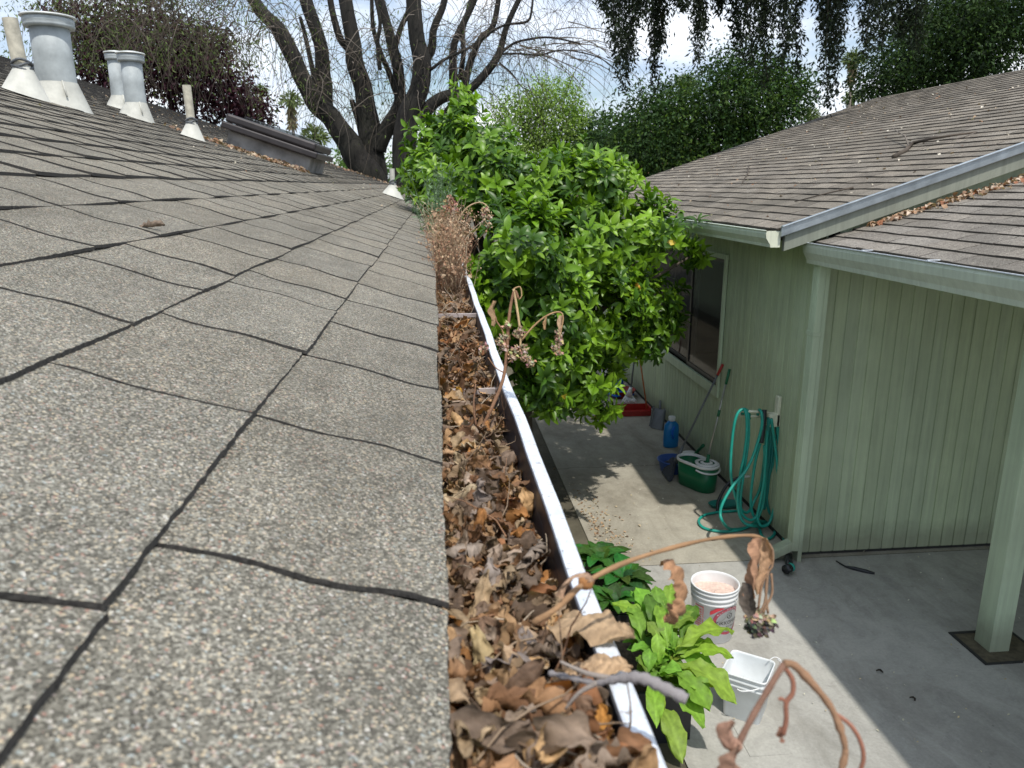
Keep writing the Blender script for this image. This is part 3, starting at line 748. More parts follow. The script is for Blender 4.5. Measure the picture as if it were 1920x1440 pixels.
# ------------------------------------------------------------------ dead leaves in the gutter
def dead_proto(kind, nl, nw, seed):
    r = random.Random(seed)
    kx = r.uniform(1.6, 5.2)*r.choice((1, 1, -1)); ky = r.uniform(-2.2, 2.6); tw = r.uniform(-1.6, 1.6)
    W = {'oak': .36, 'oval': .26, 'long': .15}[kind]; lob = r.uniform(4, 5.5); ph = r.uniform(0, 6)
    v = []; tint = []
    # midrib path
    px = py = 0.0; path = []
    for i in range(nl+1):
        t = i/nl; th = ky*t + .35*math.sin(5*t+ph)
        path.append((py, px, th)); py += math.cos(th)/nl; px += math.sin(th)/nl
    for i in range(nl+1):
        t = i/nl
        base = max(.02, math.sin(math.pi*min(.98, max(.02, t**.85)))**.7)*W
        if kind == 'oak': base *= .38+.62*abs(math.sin(lob*math.pi*t+.4))**.7
        y0_, z0_, th = path[i]
        for j in range(nw+1):
            s = (j/nw*2-1); xx = s*base
            k = kx*(1+.3*math.sin(3*t+ph)); x = math.sin(k*xx*2)/(2*k); z = (1-math.cos(k*xx*2))/(2*k)*1.2
            z += .05*math.sin(13*t+5*s+ph)*abs(s) + .035*math.sin(27*t+ph*2)*abs(s) + .016*math.sin(40*t+11*s) + .012*math.sin(61*t-17*s+ph) + r.uniform(-.007, .007)
            a = tw*t; x2 = x*math.cos(a)-z*math.sin(a); z2 = x*math.sin(a)+z*math.cos(a)
            yy = y0_ - z2*math.sin(th) + (.10*abs(s)*W if kind == 'oak' else 0)
            v.append((x2, yy, z0_ + z2*math.cos(th))); e = abs(s)
            tint.append((.70 if e < .08 else 1.0)*(1+.16*math.sin(t*34-e*9))*(1-.25*e*e)*(1+.12*math.sin(t*5+ph)))
    f = []
    for i in range(nl):
        for j in range(nw):
            a = i*(nw+1)+j; f.append((a, a+1, a+nw+2, a+nw+1))
    v = np.array(v); v -= v.mean(axis=0); return v, np.array(f), np.array(tint)
def pile_z(x, y):
    """height of the leaf pile in the gutter"""
    near = np.clip((.62-y)/.25, 0, 1); sl = np.clip((x-.055)/.05, 0, 1)
    return 2.497 + .040*near - .018*sl*(1-near) + .006*np.sin(y*21+x*30) + .004*np.sin(y*53)
lit = empty('leaf_litter', (.05, 1, 2.45)); bpy.data.objects.remove(lit)
m = MB(); nx, ny = 12, 240
for j in range(ny+1):
    y = -.2+9.2*(j/ny)**1.5
    for i in range(nx+1):
        x = -.003+.112*i/nx; m.vert((x, y, float(pile_z(np.array(x), np.array(y)))-.012+random.uniform(-.004, .004)))
for j in range(ny):
    for i in range(nx): a = j*(nx+1)+i; m.face((a, a+1, a+nx+2, a+nx+1))
tag(m.build('humus', simple('dark leaf humus', (.045, .03, .02), 1, 0, .5, 90, 1, 200, .01), smooth=True),
    'dark crumbly humus under the dead leaves in the gutter', 'humus', kind='stuff')
DC = np.array([1.0, .93, .82])*np.array([(.31, .18, .10), (.22, .125, .075), (.42, .28, .165), (.28, .20, .145), (.24, .165, .125), (.50, .34, .19), (.17, .10, .06), (.36, .22, .13), (.34, .17, .09), (.40, .27, .17), (.26, .15, .09), (.33, .27, .23), (.42, .21, .08), (.30, .23, .19), (.38, .29, .21), (.24, .19, .16), (.46, .36, .25), (.19, .14, .11), (.30, .24, .20)])
def litter(name, n, ylo, yhi, size, protos, xr_=(.004, .104), pw=1.0, lift=.0, label=''):
    y = ylo + (yhi-ylo)*rng.uniform(0, 1, n)**pw; x = rng.uniform(xr_[0], xr_[1], n)
    z = pile_z(x, y) + rng.uniform(-.010, .014, n) + lift
    dr = unit(n); dr[:, 2] *= .55; nm = np.tile([0, 0, 1.], (n, 1)) + unit(n)*.75
    c = DC[rng.integers(0, len(DC), n)]*rng.uniform(.7, 1.25, (n, 1))
    V, F_, C = scatter(protos, np.column_stack([x, y, z]), frames(dr, nm), rng.uniform(size[0], size[1], n), c)
    keep = V[:, 0] < -.001                        # keep leaves off the roof edge
    V[:, 0] = np.where(keep, -.001+(V[:, 0])*.02, V[:, 0])
    hi = (V[:, 0] > .108) & (V[:, 2] < LZ+.006)
    V[:, 0] = np.where(hi, .108-(V[:, 0]-.108)*.2, V[:, 0])
    return tag(np_mesh(name, V, F_, M_DEAD, C), label, 'leaf litter', kind='stuff')
hp = [dead_proto(k, 26, 8, i) for i, k in enumerate(('oak', 'oval', 'oval', 'oak', 'long', 'oval', 'oak', 'oval', 'oak', 'long', 'oval', 'oak', 'oval', 'long', 'oval', 'long'))]
mp_ = [dead_proto(k, 9, 4, 40+i) for i, k in enumerate(('oval', 'oval', 'long', 'oval', 'long', 'oval', 'oval'))]
litter('leaf_litter', 620, .18, 1.0, (.024, .062), hp, pw=.9, label='curled brown oak leaves filling the nearest stretch of gutter')
litter('leaf_litter', 900, .9, 2.6, (.022, .045), hp[:4]+mp_, pw=1.0, label='brown leaves and leaf scraps in the middle stretch of gutter')
litter('leaf_litter', 1100, 2.4, 8.5, (.02, .045), mp_, pw=1.4, label='tangled dead leaves in the far stretch of gutter')
# crumbs and fine stalks
def stalks(name, n, ylo, yhi, ln, rad, lab):
    m = MB()
    for i in range(n):
        y = random.uniform(ylo, yhi); x = random.uniform(.006, .100); z = float(pile_z(np.array(x), np.array(y)))+random.uniform(-.004, .012)
        d = Vector((random.uniform(-1, 1), random.uniform(-1, 1), random.uniform(-.15, .5))).normalized(); l = random.uniform(*ln)
        p = Vector((x, y, z)); pts = [p]; m.cur = random.choice([(.34, .25, .17), (.22, .15, .1), (.45, .37, .28), (.3, .17, .1)])
        for k in range(4):
            d = (d + Vector((random.uniform(-.4, .4), random.uniform(-.4, .4), random.uniform(-.4, .3)))).normalized(); p = p + d*l/4
            p.x = min(.106, max(.002, p.x)); pts.append(p.copy())
        m.tube(pts, [rad, rad, rad*.8, rad*.6, rad*.4], 4, cap=False)
    return tag(m.build(name, M_DRY, smooth=True), lab, 'stalks', kind='stuff')
stalks('fine_stalks', 260, .25, 2.5, (.03, .09), .0009, 'thin dry stalks mixed among the gutter leaves')
stalks('fine_stalks', 420, 1.6, 6.0, (.05, .14), .0012, 'thin dry stalks in the far part of the gutter')

# individual leaves that stand out
def one_leaf(kind, seed, pos, size, dirv, nrm, col, label, nl=26, nw=8, group=None):
    v, f, tn = dead_proto(kind, nl, nw, seed)
    Rm = frames(np.array([dirv], float), np.array([nrm], float))[0]
    V = (v @ Rm.T)*size
    me_o = np_mesh('dead_leaf', V, f, M_DEAD, np.array(col)[None]*tn[:, None])
    me_o.location = pos
    s = me_o.modifiers.new('thick', 'SOLIDIFY'); s.thickness = .0004
    return tag(me_o, label, 'leaf', group)
def G(px, py, h=.355): return onz(px, py, H-h)
one_leaf('long', 3, G(882, 838, .345), .075, (.1, 1, .35), (-.3, -.3, 1), (.62, .50, .33), 'long pale tan curled leaf standing up in the middle of the gutter')
one_leaf('oval', 11, G(852, 885, .35), .060, (1, .2, .1), (0, -.2, 1), (.55, .42, .26), 'tan leaf lying flat against the roof edge below the pale standing leaf')
one_leaf('oval', 12, G(865, 925, .35), .055, (.9, -.5, .2), (-.4, 0, 1), (.56, .45, .30), 'tan leaf curled into a ring beside the roof edge')
one_leaf('oval', 13, G(938, 912, .355), .042, (1, .25, .15), (.1, -.5, 1), (.50, .27, .09), 'orange brown cupped leaf touching the dark gutter wall')
one_leaf('oak', 14, G(880, 945, .35), .070, (1, .4, .05), (-.2, -.3, 1), (.29, .235, .20), 'grey brown lobed leaf just below the orange brown cupped leaf')
one_leaf('oak', 15, G(1000, 1040, .352), .060, (.5, 1, .0), (.2, -.4, 1), (.31, .25, .20), 'grey brown lobed leaf with wide teeth near the dark gutter wall')
one_leaf('oak', 21, G(868, 1030, .347), .060, (-.8, -.6, .1), (-.2, -.4, 1), (.33, .27, .22), 'lobed grey leaf pointing toward the roof edge in the near gutter')
one_leaf('oak', 17, G(925, 1090, .345), .062, (.4, -1, .1), (-.1, -.2, 1), (.30, .25, .215), 'broad greyish lobed leaf lying in the centre of the near pile')
one_leaf('oval', 18, G(955, 1230, .335), .075, (-.6, -1, .3), (-.2, .1, 1), (.26, .215, .19), 'smooth grey brown leaf lying across the pile nearest the camera')
one_leaf('long', 19, G(905, 1240, .33), .060, (-.1, -1, .3), (-.3, .2, 1), (.50, .38, .20), 'narrow yellowish leaf in the nearest part of the pile')
one_leaf('oval', 20, G(895, 1370, .325), .060, (.5, 1, .2), (0, -.1, 1), (.45, .32, .18), 'large tan crumpled leaf at the very bottom of the picture')
one_leaf('oval', 5, G(862, 1290, .325), .055, (.2, -1, .2), (.4, 0, 1), (.42, .30, .19), 'tan folded leaf hugging the roof edge near the bottom of the picture')
# folded leaves over the lip
DRAPE = True
# bright orange leaves and the yellowish fruit remains
one_leaf('oval', 41, G(858, 742, .36), .055, (1, .3, .2), (0, -.6, 1), (.62, .33, .05), 'bright orange leaf in the gutter beneath the dried stems')
one_leaf('oval', 42, G(858, 615, .355), .075, (1, .1, .2), (0, -.8, 1), (.60, .32, .12), 'orange tan leaf in the gutter just past the strap')
for (px, py, sz, cl, lb) in ((1125, 1360, .032, (.50, .24, .06), 'small crumpled orange leaf against the dark gutter wall near the bottom'),
                             (845, 1322, .026, (.55, .25, .05), 'tiny orange leaf at the roof edge near the bottom of the picture')):
    one_leaf('oak', int(px), G(px, py, .335), sz, (.2, 1, .3), (0, -.2, 1), cl, lb)
# leaf on the roof
q = PL(.628, 1.72, .012)
one_leaf('oval', 50, Vector(q)+Vector((0, 0, .006)), .05, (1, .3, .2), (-.3, -.3, 1), (.26, .20, .15), 'small curled brown leaf resting alone on the near shingles')

# ------------------------------------------------------------------ dried weeds
weed = empty('dried_weed', (.06, 3.2, 2.47), 'dense clump of reddish brown dried weeds rising from the gutter', 'weed')
def clump(n, ylo, yhi, hlo, hhi, name, cols, rad=.0013, spread=.05, seeds=True, xr_=(.005, .115), par=weed):
    m = MB()
    for i in range(n):
        y = random.uniform(ylo, yhi); x = random.uniform(*xr_); h = random.uniform(hlo, hhi)
        p = Vector((x, y, 2.47)); d = Vector((random.uniform(-.12, .14), random.uniform(-.2, .1), 1)).normalized(); m.cur = random.choice(cols)
        pts = [p.copy()]; k_ = 7
        for k in range(k_):
            d = (d + Vector((random.uniform(-1, 1), random.uniform(-1, 1), random.uniform(-.5, .3)))*(.16+.22*k/k_)).normalized(); p = p+d*h/k_; pts.append(p.copy())
            if k > 1 and random.random() < .5:
                dd = Vector((random.uniform(-1, 1), random.uniform(-1, 1), random.uniform(-.3, 1))).normalized()
                m.tube([p, p+dd*.015, p+dd*.03+Vector((0, 0, -.006))], [rad*.6, rad*.5, rad*.4], 3, cap=False)
                if seeds:
                    e = p+dd*.03; s = random.uniform(.002, .0045)
                    m.poly([e+Vector((s, 0, 0)), e+Vector((0, s, s)), e+Vector((-s, 0, 0)), e+Vector((0, -s, -s))])
        m.tube(pts, [rad*(1-.1*k) for k in range(k_+1)], 3, cap=False)
    return m.build(name, M_DRY, par, True)
clump(520, 2.6, 4.6, .12, .31, 'stalks', [(.27, .17, .10), (.36, .24, .15), (.19, .12, .075), (.46, .34, .22), (.30, .16, .10)])
n = 900; yy = rng.uniform(2.5, 4.6, n); c = np.array([(.34, .22, .14), (.22, .14, .09), (.46, .34, .23), (.30, .17, .10)])[rng.integers(0, 4, n)]*rng.uniform(.7, 1.2, (n, 1))
V, F_, C = scatter([leaf_proto(3, .22, .5, 2.2), leaf_proto(3, .15, .6, 3.0)], np.column_stack([rng.uniform(.0, .125, n), yy, 2.49+.25*rng.uniform(0, 1, n)**1.1]), frames(unit(n), unit(n)), rng.uniform(.012, .034, n), c)
np_mesh('dried_foliage', V, F_, M_DEAD, C, weed)
clump(26, 2.7, 3.7, .24, .38, 'tall_stalks', [(.62, .47, .30), (.70, .58, .42)], .0018, seeds=False)
# grey green weed by the eave, far
gw = empty('green_weed', (.0, 5.6, 2.55), 'wispy blue green weed growing at the roof edge behind the dried clump', 'weed')
m = MB(); P_ = []
for i in range(46):
    p = Vector((random.uniform(-.04, .10), random.uniform(4.4, 6.2), 2.5)); d = Vector((random.uniform(-.25, .2), random.uniform(-.2, .2), 1)).normalized()
    pts = [p.copy()]; m.cur = (.10, .16, .08)
    h = random.uniform(.2, .5)
    for k in range(6):
        d = (d+Vector((random.uniform(-.2, .2), random.uniform(-.2, .2), 0))).normalized(); p = p+d*h/6; pts.append(p.copy())
        for q_ in range(4): P_.append(p+d*random.uniform(0, .05))
    m.tube(pts, .002, 3, cap=False)
m.build('stems', M_DRY, gw, True)
n = len(P_); c = np.array([(.16, .24, .14)])*rng.uniform(.6, 1.4, (n, 1))
V, F_, C = scatter([leaf_proto(2, .12, .3, .8)], np.array([tuple(p) for p in P_]), frames(unit(n), unit(n)), rng.uniform(.02, .05, n), c)
np_mesh('foliage', V, F_, M_LEAF, C, gw)

_LP = leaf_proto(3, .30, .5, 1.8)
def seedhead(m, c, n, r, s, cols):
    """a fluffy withered flower head: many tiny curled bracts round a core"""
    core = Vector(c); m.cur = cols[0]
    m.lathe([(.0001, -s*.7), (s*.55, -s*.3), (s*.6, .2*s), (.0001, s*.7)], core, 7)
    for i in range(int(n*5)):
        d = Vector((random.gauss(0, 1), random.gauss(0, 1), random.gauss(0, 1))).normalized(); p = core+d*random.uniform(.2, 1.0)*max(r, s*.4)
        m.cur = tuple(q*random.uniform(.7, 1.25) for q in random.choice(cols)); k = s*random.uniform(.7, 1.5)
        y = (d+Vector((random.uniform(-.7, .7), random.uniform(-.7, .7), random.uniform(-.7, .3)))).normalized(); x = y.orthogonal().normalized(); z = x.cross(y)
        o = len(m.v)
        for v in _LP[0]: m.vert(p+x*float(v[0])*k+y*float(v[1])*k+z*float(v[2])*k)
        for f in _LP[1]: m.face([int(q)+o for q in f])
def crumple(m, pts, widths, col, seed):
    """a shrivelled hanging leaf: a folded ribbon that twists along pts"""
    r = random.Random(seed); n = len(pts); rows = []
    P = smooth_path(pts, 7); fn = len(P); tw = r.uniform(1.0, 2.2)*r.choice((1, -1)); ph = r.uniform(0, 6)
    for i, p in enumerate(P):
        u_ = i/(fn-1)*(n-1); k = min(int(u_), n-2); wd = widths[k]+(widths[k+1]-widths[k])*(u_-k)
        wd *= 1+.10*math.sin(i*.6+ph)+r.uniform(-.08, .08)
        t = (P[min(i+1, fn-1)]-P[max(i-1, 0)]).normalized()
        u = t.cross(Vector((.2, 1, .1))).normalized(); w_ = t.cross(u); a = ph+tw*i/fn*2
        U = u*math.cos(a*.5)+w_*math.sin(a*.5); W_ = w_*math.cos(a*.5)-u*math.sin(a*.5); row = []
        for j in range(9):
            s = j/8*2-1; tt = (.72 if abs(s) < .1 else 1)*(1+.22*math.sin(i*1.6+abs(s)*7))*r.uniform(.88, 1.1)
            m.cur = tuple(c*tt for c in col)
            row.append(m.vert(p + U*math.sin(s*1.5)*wd*.62 + W_*((1-math.cos(s*1.7))*wd*.45 + .10*wd*math.sin(i*.8+s*6+ph))))
        rows.append(row)
    for i in range(len(rows)-1):
        for j in range(8): m.face((rows[i][j], rows[i][j+1], rows[i+1][j+1], rows[i+1][j]))
def smooth_path(pts, k=4):
    P = [Vector(p) for p in pts]; o = []
    for i in range(len(P)-1):
        a = P[max(i-1, 0)]; b = P[i]; c = P[i+1]; d = P[min(i+2, len(P)-1)]
        for j in range(k):
            t = j/k; o.append(.5*((2*b)+(c-a)*t+(2*a-5*b+4*c-d)*t*t+(3*b-a-3*c+d)*t**3))
    o.append(P[-1]); return o
def ramp_r(a, b, n): return [a+(b-a)*i/(n-1) for i in range(n)]

# long arching stem across the lip
st = empty('dried_plant', ond(1020, 1160, .50), 'long orange brown dried stalk arching over the patio with a withered hanging head', 'stem')
pth = smooth_path([ond(x, y, d) for x, y, d in ((1000, 1168, .50), (1045, 1140, .50), (1098, 1092, .52), (1180, 1052, .55), (1280, 1022, .60), (1350, 1008, .63), (1405, 1004, .655), (1432, 1010, .67))])
m = MB(); m.cur = (.36, .215, .115); m.tube(pth, [.0022+.0003*math.sin(i*1.3) - .00003*i for i in range(len(pth))], 10)
m.cur = (.42, .2, .08)
m.lathe([(.0001, -.006), (.005, -.003), (.0052, .003), (.0001, .006)], ond(1098, 1092, .52), 10)
m.build('stalk', M_DRY, st, True)
m = MB(); crumple(m, [ond(x, y, .60) for x, y in ((1242, 1050), (1268, 1056), (1283, 1085), (1286, 1120), (1280, 1150), (1262, 1168), (1246, 1166))], [.010, .019, .019, .015, .022, .019, .009], (.40, .22, .12), 3); m.build('withered_leaf', M_DEAD, st, True)
m = MB()
crumple(m, [ond(x, y, .66) for x, y in ((1425, 1008), (1424, 1040), (1418, 1075), (1412, 1100), (1408, 1120))], [.010, .014, .012, .009, .008], (.36, .20, .12), 5)
crumple(m, [ond(x, y, .67) for x, y in ((1428, 1008), (1434, 1035), (1428, 1060), (1418, 1090), (1420, 1115))], [.008, .010, .008, .006, .005], (.45, .28, .17), 8)
crumple(m, [ond(x, y, .66) for x, y in ((1405, 1095), (1400, 1115), (1402, 1140), (1408, 1155))], [.006, .011, .010, .005], (.11, .09, .075), 9)
m.build('withered_head', M_DEAD, st, True)
m = MB()
for ps in (((1432, 1010), (1448, 1030), (1448, 1060), (1440, 1075), (1436, 1110), (1440, 1150)), ((1440, 1070), (1428, 1100), (1422, 1140)), ((1446, 1075), (1448, 1110), (1440, 1130), (1430, 1150)), ((1440, 1070), (1434, 1130), (1418, 1155))):
    m.cur = (.30, .19, .12); pp = smooth_path([ond(x, y, .67) for x, y in ps]); m.tube(pp, .0011, 6)
m.build('seed_stalks', M_DRY, st, True)
m = MB()
for c in ((1407, 1160), (1422, 1158), (1440, 1160), (1416, 1150)): seedhead(m, ond(*c, .67), 8, .0045, .0045, [(.58, .48, .32), (.50, .40, .27)])
for c in ((1410, 1172), (1425, 1175), (1440, 1170), (1415, 1182), (1432, 1180)): seedhead(m, ond(*c, .67), 14, .0055, .0042, [(.14, .13, .115), (.20, .18, .15), (.1, .09, .08)])
m.build('seed_cluster', M_DRY, st, True)
m = MB(); pp = smooth_path([ond(x, y, .50) for x, y in ((1045, 1118), (1062, 1088), (1090, 1074), (1108, 1082), (1112, 1092))]); m.cur = (.40, .24, .15)
crumple(m, pp[::3], [.004]*len(pp[::3]), (.42, .27, .18), 2); m.build('curled_sheath', M_DEAD, st, True)

# nearest stem, out of focus at the bottom right
s2 = empty('dried_plant', ond(1385, 1440, .40), 'nearest blurred reddish stem bent double at the bottom right', 'stem')
low = smooth_path([Vector((.112, .20, 2.52)), ond(1330, 1560, .37), ond(1362, 1450, .40), ond(1392, 1380, .405), ond(1430, 1310, .41), ond(1470, 1245, .415)])
m = MB(); m.cur = (.24, .14, .10); m.tube(low, [.0018*(1+.1*math.sin(k_*2.3)) for k_ in range(len(low))], 10)
m.cur = (.32, .19, .115); pp = smooth_path([ond(x, y, .415) for x, y in ((1470, 1245), (1490, 1248), (1530, 1290), (1560, 1330), (1578, 1375), (1585, 1410), (1575, 1450), (1560, 1500))]); m.tube(pp, [q*(1+.10*math.sin(k_*1.9)+(.45 if k_ in (6, 15, 22) else 0)) for k_, q in enumerate(ramp_r(.0022, .0015, len(pp)))], 10)
m.cur = (.33, .15, .1)
pp = smooth_path([ond(x, y, .415) for x, y in ((1562, 1335), (1595, 1360), (1615, 1395), (1618, 1430), (1600, 1470))]); m.tube(pp, .0012, 8)
pp = smooth_path([ond(x, y, .415) for x, y in ((1472, 1252), (1486, 1275), (1486, 1300), (1474, 1318), (1474, 1350), (1468, 1378))]); m.tube(pp, .0014, 8)
pp = smooth_path([ond(x, y, .415) for x, y in ((1474, 1318), (1466, 1310), (1460, 1312))]); m.tube(pp, .001, 6)
m.build('stalk', M_DRY, s2, True)
m = MB(); crumple(m, [ond(x, y, .415) for x, y in ((1470, 1365), (1466, 1380), (1472, 1390))], [.003, .004, .002], (.33, .17, .12), 1); m.build('seed_pod', M_DEAD, s2, True); m = MB()
crumple(m, [ond(x, y, .40) for x, y in ((1378, 1355), (1366, 1375), (1372, 1400), (1388, 1410))], [.005, .008, .007, .004], (.36, .21, .15), 4)
crumple(m, [ond(x, y, .40) for x, y in ((1385, 1395), (1378, 1420), (1375, 1450), (1385, 1480))], [.007, .010, .011, .008], (.40, .24, .17), 6)
m.build('withered_leaf', M_DEAD, s2, True)

# grey twig over the lip
tw = empty('grey_twig', ond(1180, 1275, .47), 'knobbly grey twig poking out over the gutter lip above the lettuce', 'twig')
m = MB(); pp = smooth_path([ond(x, y, d) for x, y, d in ((1030, 1262, .47), (1075, 1272, .46), (1120, 1280, .455), (1165, 1272, .45), (1205, 1272, .445), (1245, 1290, .44), (1288, 1312, .435))], 6)
m.cur = (.27, .25, .25); m.tube(pp, [.0017+.0018*min(1, max(0, (i-12)/10))+.0006*math.sin(i*2.1) for i in range(len(pp))], 10); m.build('stem', M_DRY, tw, True)
m = MB(); pp = smooth_path([ond(x, y, .455) for x, y in ((1165, 1275), (1110, 1265), (1075, 1252), (1050, 1240))]); m.cur = (.3, .26, .23); m.tube(pp, ramp_r(.002, .0008, len(pp)), 8)
pp = smooth_path([ond(x, y, .455) for x, y in ((1120, 1280), (1085, 1300), (1060, 1330))]); m.tube(pp, ramp_r(.0018, .0008, len(pp)), 8); m.build('side_twig', M_DRY, tw, True)

# middle stems with seed heads
s3 = empty('dried_plant', ond(905, 790, 1.12), 'upright dried stem with fluffy seed heads leaning across the orange tree', 'stem')
m = MB(); T = lambda pts, r0, r1, col, d=1.18: (setattr(m, 'cur', col), m.tube(smooth_path([ond(x, y, d) for x, y in pts]), ramp_r(r0*.72, r1*.72, (len(pts)-1)*4+1), 7))
T(((888, 830), (915, 780), (942, 715), (950, 660), (953, 610), (958, 570), (965, 545), (972, 560)), .0042, .0028, (.27, .15, .09))
T(((963, 542), (968, 570), (974, 610), (976, 640), (974, 665)), .0030, .0022, (.55, .40, .22))
T(((978, 638), (1000, 612), (1025, 592), (1048, 585), (1056, 595), (1052, 620), (1046, 655)), .0022, .0013, (.42, .27, .14))
T(((948, 650), (942, 620), (930, 600), (926, 580)), .0018, .001, (.30, .17, .1))
T(((963, 542), (975, 538), (978, 555), (972, 562)), .0018, .001, (.45, .3, .16))
T(((948, 700), (930, 690), (915, 670)), .0015, .001, (.30, .17, .1)); T(((952, 680), (975, 670), (995, 680)), .0015, .001, (.3, .17, .1))
T(((893, 800), (888, 760), (892, 720)), .0025, .0015, (.28, .16, .1))
m.build('stalk', M_DRY, s3, True)
m = MB(); SC_ = [(.48, .36, .24), (.40, .28, .19), (.56, .46, .34), (.30, .2, .13)]
for x, y in ((938, 640), (946, 632), (970, 628), (975, 622), (966, 655), (982, 655), (945, 650), (994, 680), (908, 652), (960, 668), (985, 668), (950, 610)): seedhead(m, ond(x, y, 1.18), 7, .0065, .0055, SC_)
m.build('seed_heads', M_DRY, s3, True); m = MB()
for x, y in ((1046, 660), (1042, 650), (1050, 640), (1048, 625)): seedhead(m, ond(x, y, 1.18), 5, .006, .005, SC_)
m.build('seed_heads', M_DRY, s3, True)
m = MB()
crumple(m, [ond(x, y, 1.18) for x, y in ((930, 565), (925, 580), (930, 600), (926, 612))], [.006, .012, .010, .006], (.40, .26, .15), 3)
m.build('withered_leaf', M_DEAD, s3, True); m = MB()
crumple(m, [ond(x, y, 1.18) for x, y in ((1054, 592), (1052, 615), (1048, 640))], [.008, .009, .008], (.36, .24, .15), 5)
m.build('withered_leaf', M_DEAD, s3, True); m = MB()
crumple(m, [ond(x, y, 1.18) for x, y in ((1025, 592), (1024, 605), (1022, 618))], [.005, .007, .003], (.42, .26, .13), 7)
m.build('withered_leaf', M_DEAD, s3, True)
s4 = empty('dried_plant', ond(850, 440, 3.3), 'nodding dried stem in front of the orange tree top above the weed clump', 'stem')
m = MB()
T(((850, 470), (846, 430), (844, 395), (842, 372)), .006, .003, (.38, .22, .14), 3.2)
T(((846, 440), (870, 395), (895, 380), (912, 385), (918, 400)), .005, .003, (.45, .33, .2), 3.2)
m.build('stalk', M_DRY, s4, True)
m = MB()
for x, y in ((842, 375), (848, 385), (838, 388), (852, 395)): seedhead(m, ond(x, y, 3.2), 7, .02, .011, [(.33, .18, .12), (.42, .26, .18)])
m.build('seed_heads', M_DRY, s4, True); m = MB()
for x, y in ((910, 395), (918, 405), (908, 412), (916, 420), (905, 400)): seedhead(m, ond(x, y, 3.2), 6, .018, .010, SC_)
m.build('seed_heads', M_DRY, s4, True)

# ================================================================== vegetation
def blob_points(blobs, n_clump, per, spread, shell=.55, weight=None):
    """clumps of points inside a union of ellipsoids; returns points, outward directions and clump ids"""
    cs = []; rs = []
    for (px, py, Y, rx, ry, rd) in blobs:
        cs.append(ony(px, py, Y)); rs.append((rx*Y/FPX, rd, ry*Y/FPX))
    cs = np.array([tuple(c) for c in cs]); rs = np.array(rs)
    wt = (rs[:, 0]*rs[:, 2])**.9; wt /= wt.sum()
    k = rng.choice(len(cs), n_clump, p=wt)
    d = unit(n_clump); rad = shell+(1-shell)*rng.uniform(0, 1, n_clump)**.6
    cc = cs[k] + d*rs[k]*rad[:, None]
    P = np.repeat(cc, per, axis=0); o = np.repeat(d, per, axis=0)
    P = P + rng.normal(0, 1, P.shape)*spread
    return P, o, np.repeat(np.arange(n_clump), per), cs, rs
def crown(name, parent, blobs, n_clump, per, spread, size, cols, proto=(2, .22, .3, .8), shell=.45, mat=None, droop=.3, cvar=.35):
    P, o, cid, cs, rs = blob_points(blobs, n_clump, per, spread, shell)
    n = len(P); d = unit(n)*1.0 + o*.7; d[:, 2] -= droop
    nm = np.tile([0, 0, 1.], (n, 1))*.7 + unit(n)
    tone = rng.uniform(1-cvar, 1+cvar, n_clump)[cid]*rng.uniform(.8, 1.2, n)
    base = np.array(cols)[rng.integers(0, len(cols), n_clump)][cid]
    V, F_, C = scatter([leaf_proto(*proto)], P, frames(d, nm), rng.uniform(size[0], size[1], n), base*tone[:, None])
    return np_mesh(name, V, F_, mat or M_LEAF, C, parent), cs, rs
def limbs(name, parent, base, cs, r0, mat=M_BARK, fork=.45):
    m = MB(); b = Vector(base); c0 = Vector(np.mean(cs, axis=0)); f = b.lerp(c0, fork); f.x = b.x*.7+c0.x*.3
    m.tube([b, b.lerp(f, .5)+Vector((r0*.4, 0, 0)), f], [r0*1.2, r0, r0*.8], 12)
    for c in cs:
        c = Vector(c); md = f.lerp(c, .5)+Vector((random.uniform(-.1, .1), 0, .08))*(c-f).length
        m.tube([f, md, c], [r0*.6, r0*.35, r0*.12], 7)
    return m.build(name, mat, parent, True)

# ---- the orange tree between the houses
K = 1.07
OB = [(830, 292, 7.0, 56, 58, .6), (862, 205, 7.2, 20, 36, .22), (858, 175, 7.2, 13, 18, .15), (900, 340, 6.6, 85, 68, .8), (985, 350, 6.4, 85, 66, .8), (1090, 352, 6.6, 80, 60, .8), (1150, 345, 6.8, 46, 50, .6),
      (960, 460, 5.6, 85, 90, .8), (1060, 460, 5.8, 110, 90, .9), (1165, 430, 6.4, 85, 70, .8), (1265, 440, 6.9, 50, 42, .45), (1300, 478, 7.0, 26, 20, .2),
      (1010, 570, 5.2, 100, 90, .8), (1110, 560, 5.6, 95, 90, .8), (1205, 560, 6.2, 58, 58, .5), (1222, 628, 6.3, 46, 44, .4), (1005, 680, 5.0, 55, 66, .5),
      (1085, 690, 5.4, 68, 72, .6), (1030, 745, 5.2, 32, 34, .35), (1110, 750, 5.6, 42, 34, .4), (935, 560, 5.1, 52, 60, .4), (1160, 650, 5.9, 58, 34, .4), (805, 360, 6.6, 30, 44, .35)]
OB += [(800, 285, 7.0, 38, 50, .5), (835, 270, 7.0, 45, 45, .5), (870, 290, 6.9, 50, 50, .5), (810, 330, 6.8, 42, 60, .5), (845, 370, 6.6, 50, 50, .5), (860, 230, 7.1, 26, 34, .3), (930, 300, 6.8, 50, 40, .5), (1000, 520, 6.5, 90, 90, .7), (1080, 540, 6.8, 90, 90, .7), (1140, 500, 7.2, 70, 70, .6), (1060, 620, 6.3, 70, 60, .6), (1020, 430, 7.0, 80, 70, .6)]  # last, deeper lobes are unseen, added to thicken the patio shadow
OB = [(a, b, c*(.97 if a > 1240 else 1.15 if (a > 1000 and b > 440) else K), d, e, f) for a, b, c, d, e, f in OB]
